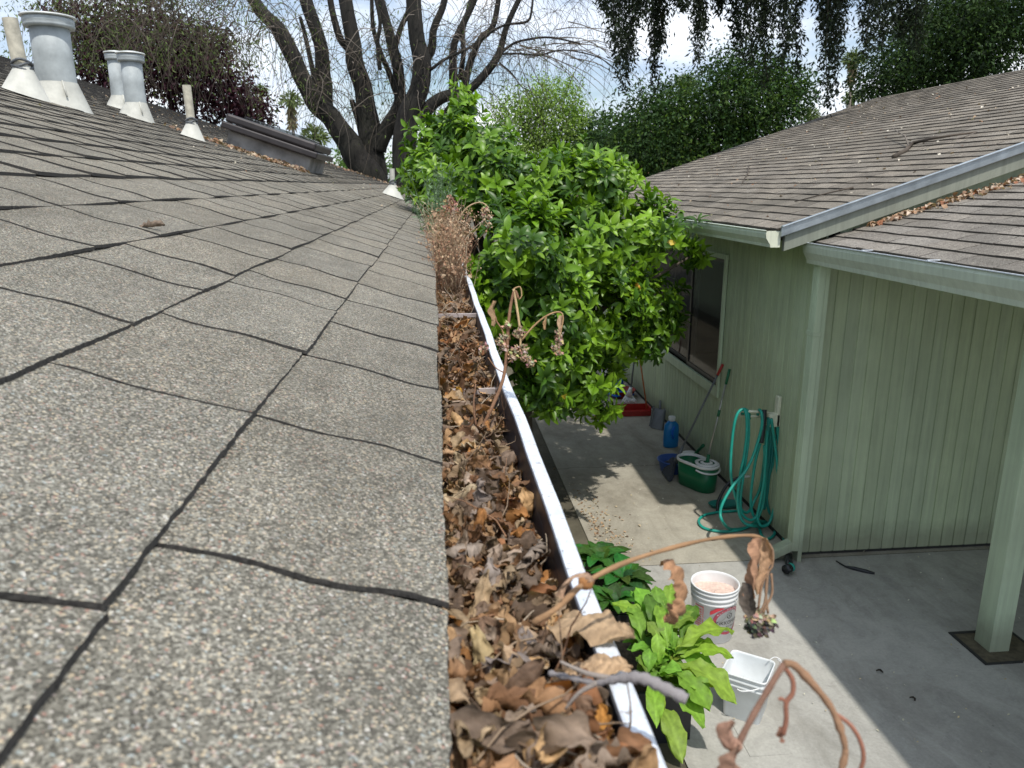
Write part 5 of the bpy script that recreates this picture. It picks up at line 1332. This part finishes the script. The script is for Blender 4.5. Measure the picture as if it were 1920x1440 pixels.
for k in range(5):
    for j in range(40): m.face((rings[k][j], rings[k][(j+1) % 40], rings[k+1][(j+1) % 40], rings[k+1][j]))
m.build('residue', M_GRAIN, bk, True)
m = MB(); m.lathe([(.1425, .305), (.1448, .362)], (BX, BY, 0), 48); m.build('scum_ring', simple('grey speckled scum', (.42, .41, .40), .8, 0, .5, 90, .2), bk, True)
CA = math.atan2(-BY, -BX)                          # angle that faces the camera
def cyl(s, z, a0, off=.0012): a = a0 + s/.14; r = br(z)+off; return (BX+r*math.cos(a), BY+r*math.sin(a), z)
A0 = CA + R_(46)
m = MB()                                            # ring band
zc_ = .165; n = 60
for i in range(n):
    a, b = 2*math.pi*i/n, 2*math.pi*(i+1)/n
    m.poly([cyl(.112*math.cos(t)*k, zc_+.098*math.sin(t)*k, A0) for t, k in ((a, 1), (b, 1), (b, .80), (a, .80))])
m.build('ring_band', M_MAROON, bk)
m = MB()
def lerp_(pts, s):
    for (a, za), (b, zb) in zip(pts[:-1], pts[1:]):
        if a <= s <= b: return za+(zb-za)*(s-a)/(b-a)
for i in range(16):
    a = -.13+.085*i/16; b = a+.085/16; lo = [(-.13, .212), (-.085, .243), (-.045, .262)]; hi = [(-.13, .238), (-.09, .268), (-.04, .268)]
    m.poly([cyl(a, lerp_(lo, a), A0, .002), cyl(b, lerp_(lo, min(b, -.0451)), A0, .002), cyl(b, lerp_(hi, b), A0, .002), cyl(a, lerp_(hi, a), A0, .002)])
m.build('red_banner', M_RED, bk)
m = MB()
def bar(s0, s1, z, h):
    for i in range(8):
        a = s0+(s1-s0)*i/8; b = s0+(s1-s0)*(i+1)/8; m.poly([cyl(a, z, A0, .002), cyl(b, z, A0, .002), cyl(b, z+h, A0, .002), cyl(a, z+h, A0, .002)])
for z in (.11, .25): bar(-.235, -.175, z, .006)
for s0 in (-.235, -.177): m.poly([cyl(s0, .11, A0), cyl(s0+.004, .11, A0), cyl(s0+.004, .256, A0), cyl(s0, .256, A0)])
for k in range(7): bar(-.228, -.184, .125+.017*k, .006)
m.build('side_print', M_RED, bk)
def wrap_text(s, size, s0, z0_, name, mat, rot=0, ital=0.0, off=.0028, par=None):
    v, f = text_mesh(s, size, ital); m = MB()
    cr, sr = math.cos(rot), math.sin(rot)
    for x, y, z in v: m.vert(cyl(s0+x*cr-y*sr, z0_+x*sr+y*cr, A0, off))
    for q in f: m.face(q)
    return m.build(name, mat, par or bk)
wrap_text('KIKKOMAN', .036, .0, .155, 'brand_lettering', M_HEX)
wrap_text('Soy Sauce', .018, .015, .128, 'small_lettering', M_HEX, ital=.3)
mm = MB()
for i in range(6):
    a, b = math.pi/6+i*math.pi/3, math.pi/6+(i+1)*math.pi/3
    mm.poly([cyl(.022*math.cos(t)*k, .204+.022*math.sin(t)*k, A0, .0026) for t, k in ((a, 1), (b, 1), (b, .78), (a, .78))])
mm.build('hexagon_emblem', M_HEX, bk)
wrap_text('K', .022, 0, .204, 'emblem_letter', M_HEX)
s_ = 'ALL-PURPOSE'
lt_all = MB()
for i, ch in enumerate(s_):
    t = math.pi*.80 - i*math.pi*.60/(len(s_)-1); v, f = text_mesh(ch, .017); rot = t-math.pi/2; cr, sr = math.cos(rot), math.sin(rot); o_ = len(lt_all.v)
    for x, y, z in v: lt_all.vert(cyl(.112*.9*math.cos(t)+x*cr-y*sr, zc_+.098*.9*math.sin(t)+x*sr+y*cr, A0, .0030))
    for q in f: lt_all.face([k+o_ for k in q])
lt_all.build('band_lettering', M_WHITE, bk)
m = MB(); m.tube([cyl(s, z, CA, .006) for s, z in [(-.16+.32*i/20, .31-.16*math.sin(math.pi*i/20)) for i in range(21)]], .0018, 6); m.build('wire_handle', M_STEEL, bk, True)

# square white tub
tb = empty('square_tub', (1.68, 3.56, 0), 'square white plastic tub standing empty beside the lettuce', 'tub')
def rrect(half, rad, z, c, ang, n=7):
    o = []
    for q in range(4):
        for k in range(n):
            a = math.pi/2*q + math.pi/2*k/(n-1); cx = (half-rad)*(1 if q in (0, 3) else -1); cy = (half-rad)*(1 if q in (0, 1) else -1)
            x, y = cx+rad*math.cos(a), cy+rad*math.sin(a)
            o.append((c[0]+x*math.cos(ang)-y*math.sin(ang), c[1]+x*math.sin(ang)+y*math.cos(ang), z))
    return o
def shell(prof, c, ang, name, mat, par, bottom=True):
    m = MB(); R = [[m.vert(p) for p in rrect(h_, r_, z_, c, ang)] for h_, r_, z_ in prof]
    for k in range(len(R)-1):
        for j in range(len(R[0])): m.face((R[k][j], R[k][(j+1) % len(R[0])], R[k+1][(j+1) % len(R[0])], R[k+1][j]))
    if bottom: m.face(R[0][::-1]); m.face(R[-1])
    return m.build(name, mat, par, True)
tc4 = [onz(x, y, .28) for x, y in ((1379, 1218), (1457, 1235), (1432, 1296), (1349, 1252))]
cx_ = sum(p.x for p in tc4)/4; cy_ = sum(p.y for p in tc4)/4; tang = R_(-36)
hs = .118
shell([(hs-.02, .02, .0), (hs-.018, .02, .004), (hs-.006, .025, .20), (hs, .026, .204), (hs, .026, .214), (hs-.005, .026, .218), (hs-.003, .026, .235), (hs+.003, .028, .238), (hs+.003, .028, .247), (hs-.002, .028, .252), (hs, .03, .27), (hs+.005, .03, .273), (hs+.005, .03, .280), (hs-.001, .028, .282), (hs-.003, .026, .27), (hs-.022, .02, .006)], (cx_, cy_), tang, 'shell', M_TUB, tb)
m = MB(); m.tube(smooth_path([onz(1458, 1236, .272), onz(1467, 1246, .27), onz(1464, 1262, .262), onz(1444, 1281, .25), onz(1418, 1293, .242), onz(1392, 1296, .238), onz(1382, 1292, .24)]), .0035, 8); m.build('handle', M_WHITE, tb, True)
m = MB(); m.tube(smooth_path([onz(1440, 1240, .28), onz(1452, 1232, .30), onz(1464, 1238, .29), onz(1462, 1250, .26)]), .0025, 6); m.build('bail_wire', M_WHITE, tb, True)

# hose hanger and hose
def zz(x, y): return (1220+x*.25, 740+y*.25)
YH2 = 5.83
def hp_(x, y, Y=YH2): return ony(*zz(x, y), Y)
def gp(x, y, z=.014): return onz(*zz(x, y), z)
hg = empty('hose_hanger', (WX, 5.83, 1.05), 'cream bracket on the wall corner holding the coiled hose', 'hanger')
m = MB(); m.tube([hp_(668, 122), hp_(880, 132)], .011, 10); m.tube([hp_(668, 158, 5.88), hp_(880, 166, 5.88)], .010, 10); m.tube([hp_(668, 120), hp_(666, 140), hp_(668, 160, 5.88)], .010, 8); m.build('arms', M_MIX, hg, True)
m = MB(); m.box((2.70, 5.80, .93), (2.80, 5.88, 1.04)); m.box((2.765, 5.80, .93), (2.798, 5.86, 1.19)); m.build('bracket', M_MIX, hg, bev=.008)
hose = empty('garden_hose', (2.6, 5.83, 0), 'teal garden hose looped over the wall bracket and trailing on the concrete', 'hose')
HR = .0125
def hs_(pts, r=HR, mat=M_TEAL, name='loop'):
    m = MB(); P = []
    for q in pts:
        P.append(q if isinstance(q, Vector) else (hp_(*q) if len(q) == 2 else hp_(q[0], q[1], q[2])))
    m.tube(smooth_path(P, 6), r, 8); return m.build(name, mat, hose, True)
hs_([(742, 180, 5.9), (735, 130, 5.85), (700, 108, 5.80), (660, 130, 5.79), (632, 200, 5.78), (612, 330, 5.78), (600, 500, 5.78), (606, 640, 5.78), (640, 780, 5.78), (690, 872, 5.8), (735, 876, 5.84), (775, 800, 5.88), (820, 700, 5.9), (850, 500, 5.9), (866, 320, 5.9), (880, 180, 5.86)])
hs_([(672, 150, 5.9), (690, 112, 5.82), (716, 140, 5.76), (722, 280, 5.75), (702, 450, 5.75), (672, 600, 5.75), (652, 760, 5.75), (660, 880, 5.74), (700, 960, 5.72), (770, 985, 5.72), gp(840, 985), gp(905, 975)])
hs_([(800, 165, 5.9), (812, 115, 5.83), (832, 140, 5.76), (834, 230, 5.74), (808, 340, 5.74), (760, 480, 5.72), (700, 590, 5.70), (620, 680, 5.66), (552, 790, 5.62), (522, 880, 5.60), (540, 955, 5.58), gp(600, 1008, .03), gp(700, 1000), gp(800, 962), gp(900, 966), gp(962, 1022), gp(1005, 1095, .03), gp(1020, 1165, .03)], name='nozzle_run')
hs_([(822, 365), (790, 480), (762, 650), (750, 800), (768, 900), (812, 945), gp(880, 958), gp(930, 1000), gp(925, 1050), gp(880, 1082), gp(835, 1060), gp(815, 1000), gp(800, 960)])
hs_([(852, 380, 5.80), (856, 600, 5.8), (845, 800, 5.8), (800, 930, 5.78), gp(740, 985, .03), gp(650, 1018), gp(520, 1025), gp(400, 1000), gp(360, 950), gp(400, 905), gp(500, 882), gp(600, 874), gp(680, 868)], name='ground_loop')
hs_([(882, 170, 5.8), (878, 260, 5.80), (872, 420, 5.82), (868, 620, 5.82), (850, 780, 5.82), (822, 880, 5.82)], mat=M_TEAL2)
hs_([(905, 180, 5.79), (925, 330, 5.79), (948, 520, 5.79), (952, 700, 5.79), (930, 880, 5.79), gp(880, 965, .03), gp(780, 980)])
hs_([(955, 180, 5.82), (962, 400, 5.82), (965, 600, 5.82), (952, 780, 5.82), (935, 900, 5.82), gp(925, 990, .03)], mat=M_TEAL2)
hs_([(900, 190, 5.85), (912, 420, 5.85), (890, 600, 5.85), (872, 760, 5.85), (850, 860, 5.85)], mat=M_TEAL2)
hs_([(935, 180, 5.86), (945, 320, 5.86), (925, 480, 5.86), (880, 640, 5.86), (862, 800, 5.86)])
hs_([(690, 150, 5.9), (700, 110, 5.84), (728, 150, 5.77), (735, 300, 5.77), (716, 470, 5.77), (690, 640, 5.77), (672, 800, 5.77), (690, 900, 5.77), (760, 940, 5.77), (820, 860, 5.8), (850, 700, 5.84), (880, 480, 5.86), (890, 300, 5.86), (892, 180, 5.86)])
hs_([(895, 180, 5.80), (872, 300, 5.80), (862, 480, 5.78), (848, 660, 5.78), (818, 820, 5.77), (800, 920, 5.77), (830, 985, 5.75), (890, 960, 5.77), (932, 820, 5.80), (955, 640, 5.82), (960, 420, 5.82), (945, 180, 5.82)])
hs_([(915, 180, 5.84), (900, 330, 5.84), (884, 500, 5.84), (868, 700, 5.84), (880, 850, 5.84), (915, 900, 5.84), (945, 780, 5.84), (958, 560, 5.85), (950, 330, 5.85), (940, 180, 5.85)], mat=M_TEAL2)
hs_([(850, 112, 5.80), (848, 180, 5.78), (838, 280, 5.76), (826, 360, 5.75)], r=.024, mat=M_BLK, name='foam_sleeve')
m = MB(); a = gp(1022, 1165, .035); m.tube([a, gp(1025, 1200, .05), gp(1030, 1240, .05), gp(1032, 1285, .045)], [.015, .022, .024, .022], 10); m.tube([gp(1050, 1200, .05), gp(1055, 1290, .06)], .012, 8); m.build('nozzle_body', M_BLK, hose, True)
d_ = (gp(1015, 1310, .05)-gp(1060, 1290, .05)).normalized(); b = gp(1040, 1300, .05)
m = MB(); m.tube([b-d_*.03, b-d_*.005], .033, 20); m.build('nozzle_ring', M_TEAL, hose, True)
m = MB(); m.tube([b-d_*.004, b+d_*.045], [.034, .036], 20); m.build('nozzle_head', M_BLK, hose, True)
fc = empty('wall_faucet', (WX, 6.3, .3), 'small white faucet with a black pipe low on the side wall behind the hose', 'faucet')
m = MB(); m.tube([Vector((WX, 6.30, .30)), Vector((WX-.10, 6.30, .305))], .013, 8); m.build('spout', M_WHITE, fc, True)
m = MB(); m.tube(smooth_path([Vector((WX-.09, 6.30, .30)), Vector((WX-.2, 6.3, .24)), Vector((WX-.30, 6.25, .10)), Vector((WX-.32, 6.2, .02))]), .014, 8); m.build('black_pipe', M_BLK, fc, True)
ty = empty('teal_tray', gp(550, 845, 0), 'shallow teal plastic tray lying on the concrete behind the hose', 'tray')
m = MB(); c = gp(560, 840, 0); m.lathe([(.0001, .006), (.085, .006), (.105, .04), (.110, .042), (.108, .036), (.088, .0), (.0001, .0)], c, 32, sx=1.5, sy=.7); m.build('dish', M_TEAL2, ty, True)

# spin mop bucket
sb = empty('mop_bucket', (2.50, 6.82, 0), 'dark green double mop bucket with white rims standing by the wall', 'bucket')
c0 = Vector((2.45, 6.93, 0)); c1 = Vector((2.55, 6.74, 0)); axd = (c1-c0).normalized(); nrm_ = Vector((-axd.y, axd.x, 0))
def stad(r, z, n=14):
    o = []
    for k in range(n+1): a = -math.pi/2+math.pi*k/n; o.append(c1+(axd*math.cos(a)+nrm_*math.sin(a))*r+Vector((0, 0, z)))
    for k in range(n+1): a = math.pi/2+math.pi*k/n; o.append(c0+(axd*math.cos(a)+nrm_*math.sin(a))*r+Vector((0, 0, z)))
    return o
def stadshell(prof, name, mat, par=sb, closed=True):
    m = MB(); R = [[m.vert(p) for p in stad(r, z)] for r, z in prof]; q = len(R[0])
    for k in range(len(R)-1):
        for j in range(q): m.face((R[k][j], R[k][(j+1) % q], R[k+1][(j+1) % q], R[k+1][j]))
    if closed: m.face(R[0][::-1]); m.face(R[-1])
    return m.build(name, mat, par, True)
stadshell([(.092, 0), (.099, .005), (.116, .255), (.114, .255), (.095, .02)], 'tub', M_GREEN)
stadshell([(.114, .245), (.126, .248), (.128, .268), (.122, .276), (.110, .272), (.109, .25)], 'rim', M_WHITE, closed=False)
m = MB(); m.lathe([(.106, .272), (.110, .285), (.085, .290), (.078, .280)], c1, 32); m.lathe([(.06, .283), (.045, .292), (.03, .290)], c1, 24); m.build('wringer_ring', M_WHITE, sb, True)
m = MB(); m.lathe([(.10, .276), (.082, .262), (.078, .20), (.0001, .19)], c1, 32); m.build('wringer_basket', M_GREEN, sb, True)
m = MB(); m.tube([(c1+axd*.12*math.cos(a)+nrm_*.14*math.sin(a)+Vector((0, 0, .235-.03*math.cos(a)))) for a in [math.pi*(-.5+k/12) for k in range(13)]], .009, 8); m.build('carry_handle', M_WHITE, sb, True)
mp2 = empty('spin_mop', c1+Vector((0, 0, .2)), 'mop with a steel pole and green grips leaning from the mop bucket to the wall', 'mop')
top = onx(1368, 692, WX-.03); bot = c1+Vector((0, 0, .27)); L_ = top-bot
m = MB(); m.tube([bot, bot+L_*.86], .010, 10); m.build('pole', M_STEEL, mp2, True)
m = MB(); m.tube([bot-Vector((0, 0, .04)), bot+L_*.10], [.020, .015], 10); m.tube([bot+L_*.50, bot+L_*.57], .0135, 10); m.build('grip', M_GREEN, mp2, True)
m = MB(); m.tube([bot+L_*.84, top], .0135, 10); m.build('top_grip', M_GREEN, mp2, True)
# blue basin with a white brush
ba = empty('blue_basin', onz(1274, 872, 0), 'blue basin beside the green mop bucket', 'basin'); c = Vector((2.40, 7.28, 0))
m = MB(); m.lathe([(.0001, 0), (.12, 0), (.125, .004), (.155, .12), (.168, .123), (.168, .130), (.152, .130), (.118, .012), (.0001, .012)], c, 40); m.build('bowl', M_BASIN, ba, True)
m = MB(); m.lathe([(.0001, .05), (.09, .055), (.11, .09), (.05, .115), (.0001, .12)], c+Vector((.02, 0, 0)), 14, sx=1.1, sy=.7); m.build('dark_rag', M_BLK, ba, True)
bs = empty('scrub_brush', onz(1295, 850, .15), 'white scrub brush with a green handle resting on the blue basin', 'brush')
m = MB(); m.lathe([(.0001, -.03), (.05, -.028), (.062, 0), (.05, .028), (.0001, .03)], onz(*zz(285, 445), .17), 16, sx=1.2, sy=.7); m.build('head', M_WHITE, bs, True)
m = MB(); m.tube(smooth_path([onz(*zz(325, 455), .18), ony(*zz(355, 420), 7.2), ony(*zz(395, 380), 7.1)]), ramp_r(.014, .018, 9), 10); m.build('handle', M_GREEN, bs, True)
# blue detergent bottle
db = empty('detergent_bottle', (2.60, 8.02, 0), 'blue detergent bottle with a white cap standing against the wall', 'bottle')
m = MB(); c = Vector((2.60, 8.02, 0)); m.lathe([(.0001, 0), (.075, 0), (.085, .012), (.088, .10), (.086, .20), (.080, .26), (.05, .295), (.034, .305), (.034, .32)], c, 32, sx=1.0, sy=.62); m.build('body', M_BLUE, db, True)
m = MB(); m.lathe([(.038, .31), (.040, .315), (.040, .352), (.036, .358), (.0001, .358)], c, 24); m.build('cap', M_WHITE, db, True)
m = MB(); m.tube(smooth_path([c+Vector((.02, -.052, .25)), c+Vector((-.005, -.075, .22)), c+Vector((-.01, -.078, .17)), c+Vector((.01, -.06, .12))]), .013, 10); m.build('handle', M_BLUE2, db, True)
# broom leaning under the window
bm = empty('broom', onz(1252, 895, 0), 'dark broom with a long grey handle leaning on the wall under the window', 'broom')
b0 = onz(1268, 862, .17); tp = onx(1347, 700, WX-.045)
m = MB(); m.tube([b0, tp], .010, 10); m.build('handle', M_GREYP, bm, True)
m = MB(); m.tube([tp-(tp-b0).normalized()*.02, tp+(tp-b0).normalized()*.10], .014, 10); m.build('red_grip', M_REDP, bm, True)
m = MB(); m.tube([b0-(tp-b0).normalized()*.05, b0+(tp-b0).normalized()*.16], [.022, .014], 10); m.build('socket', M_BLUE2 if False else M_GREYP, bm, True)
m = MB(); A_ = onz(1265, 860, .16); q = [onz(1243, 884, .02), onz(1258, 903, .01), onz(1266, 868, .15), onz(1260, 857, .17)]
t_ = Vector((.025, .02, 0)); idx = [m.vert(p-t_) for p in q]+[m.vert(p+t_) for p in q]
for f in ((0, 1, 2, 3), (7, 6, 5, 4), (0, 4, 5, 1), (1, 5, 6, 2), (2, 6, 7, 3), (3, 7, 4, 0)): m.face([idx[k] for k in f])
m.build('bristles', simple('dark bristles', (.05, .055, .07), .8, 0, .4, 120, .8, 200), bm, bev=.006)
# grey dustpan standing up
dp = empty('dustpan', (2.62, 8.75, 0), 'grey dustpan standing upright against the wall past the blue bottle', 'dustpan')
q = [Vector((2.56, 8.72, .01)), Vector((2.68, 8.60, .0)), Vector((2.76, 8.78, .20)), Vector((2.66, 8.90, .20))]
m = MB(); t_ = Vector((.006, .006, -.002)); idx = [m.vert(p) for p in q]+[m.vert(p+t_*2) for p in q]
for f in ((0, 1, 2, 3), (7, 6, 5, 4), (0, 4, 5, 1), (1, 5, 6, 2), (2, 6, 7, 3), (3, 7, 4, 0)): m.face([idx[k] for k in f])
for a, b in ((0, 3), (1, 2)): m.tube([q[a]+Vector((-.01, -.01, .02)), q[b]+Vector((-.02, -.02, .03))], .010, 6)
m.build('pan', M_GREYP, dp)
m = MB(); m.tube([(q[2]+q[3])/2, onx(1238, 752, WX-.02)], .016, 8); m.build('handle', M_GREYP, dp, True)
# red tray dustpan with tall handle
rt_ = empty('red_lobby_dustpan', (2.55, 9.3, 0), 'red dustpan with a tall orange handle under the orange tree', 'dustpan')
m = MB(); c = Vector((2.52, 9.35, 0))
m.box((c.x-.20, c.y-.13, 0), (c.x+.18, c.y+.13, .012)); m.box((c.x-.20, c.y-.14, 0), (c.x+.19, c.y-.125, .07)); m.box((c.x+.178, c.y-.12, .0), (c.x+.195, c.y+.13, .11)); m.box((c.x-.20, c.y+.13, .0), (c.x+.19, c.y+.145, .09)); m.build('pan', M_REDP, rt_, bev=.006)
m = MB(); m.tube([Vector((c.x+.17, c.y, .06)), ony(1195, 640, c.y+.1)], .010, 8); m.build('handle', simple('orange handle', (.50, .16, .06), .5), rt_, True)
# white scraper head with grey handle
wm = empty('floor_scrubber', (2.40, 9.5, .1), 'white mop head on a grey handle standing in the red dustpan', 'mop')
m = MB(); a = ony(1179, 742, 9.55); m.tube([ony(1193, 640, 9.75), ony(1183, 728, 9.55)], .011, 8); m.build('handle', M_GREYP, wm, True)
m = MB(); m.tube([ony(1183, 726, 9.55), a], [.02, .045], 10)
for k in range(7): m.tube([a+Vector((.012*(k-3), 0, 0)), ony(1168+4*k, 752, 9.5), ony(1166+4.5*k, 760+(k % 2)*3, 9.5)], [.014, .016, .008], 6)
m.build('mop_head', M_WHITE, wm, True)
# blue floor tool
bf = empty('blue_pump_tool', (2.3, 10.2, 0), 'bright blue plastic column on a wide base among the cleaning tools', 'tool')
m = MB(); m.tube([ony(1166, 640, 10.4), ony(1163, 700, 10.3)], .05, 14); m.build('upper_tube', M_TEAL2, bf, True)
m = MB(); m.tube([ony(1163, 694, 10.3), ony(1159, 733, 10.25)], [.062, .066], 18); m.lathe([(.066, 0), (.12, -.02), (.12, -.04)], ony(1159, 731, 10.25), 24); m.build('column', M_BLUE2, bf, True)
m = MB(); c = ony(1163, 735, 10.2); m.box((c.x-.17, 10.05, c.z-.03), (c.x+.14, 10.35, c.z), rot=Matrix.Rotation(R_(18), 3, 'Z')); m.build('base', M_BLUE2, bf, bev=.01)
rb = empty('red_basin', (2.33, 10.2, 0), 'dark red basin underneath the bright blue plastic tool', 'basin')
m = MB(); m.lathe([(.0001, 0), (.15, 0), (.19, max(.1, c.z-.06)), (.20, max(.1, c.z-.05)), (.185, max(.1, c.z-.05)), (.0001, .02)], (c.x+.02, 10.2, 0), 32); m.build('bowl', M_REDP, rb, True)
# white scoop and green tool further back
sc_ = empty('white_scoop', ony(1131, 705, 10.9), 'white scoop with a pale handle farthest back along the wall', 'scoop')
m = MB(); m.tube([ony(1138, 640, 11.0), ony(1131, 700, 10.9)], .018, 8); m.build('handle', M_STEEL, sc_, True)
m = MB(); c = ony(1132, 700, 10.9); m.lathe([(.0001, -.075), (.06, -.06), (.075, .0), (.07, .045), (.06, .045), (.066, 0), (.05, -.05), (.0001, -.06)], c, 20, sx=.8, sy=.5); m.build('scoop', M_WHITE, sc_, True)
gt = empty('green_floor_tool', ony(1146, 718, 10.5), 'green and white floor squeegee lying beside the blue plastic tool', 'squeegee')
m = MB(); m.tube([ony(1147, 655, 10.8), ony(1145, 715, 10.5)], .012, 8); m.lathe([(.0001, .04), (.04, .0), (.07, -.04), (.0001, -.045)], ony(1146, 712, 10.5), 16); m.build('handle', simple('pale green plastic', (.08, .30, .14), .4), gt, True)
m = MB(); m.tube([onz(1130, 712, .02), onz(1150, 726, .02)], .03, 8); m.build('blade', M_WHITE, gt, True)
# black strip on the floor under the carport
bl = MB(); p0 = onz(1568, 1052, .01); p1 = onz(1585, 1062, .012); p2 = onz(1640, 1075, .01); bl.tube([p0, p1, p1.lerp(p2, .3), p1.lerp(p2, .7), p2], [.006, .007, .016, .016, .008], 8)
tag(bl.build('rubber_strip', M_BLK, smooth=True), 'black rubber strip lying on the shaded concrete by the carport wall', 'strip')
for (x, y, l, lb) in ((1650, 1258, .03, 'small dark dead leaf on the shaded concrete left of the post'), (1712, 1310, .03, 'small curled dark leaf on the shaded concrete below the post footing')):
    p = onz(x, y, .012); one_leaf('oval', x, p, .045, (1, -.4, 0), (0, 0, 1), (.06, .05, .04), lb, 8, 4)
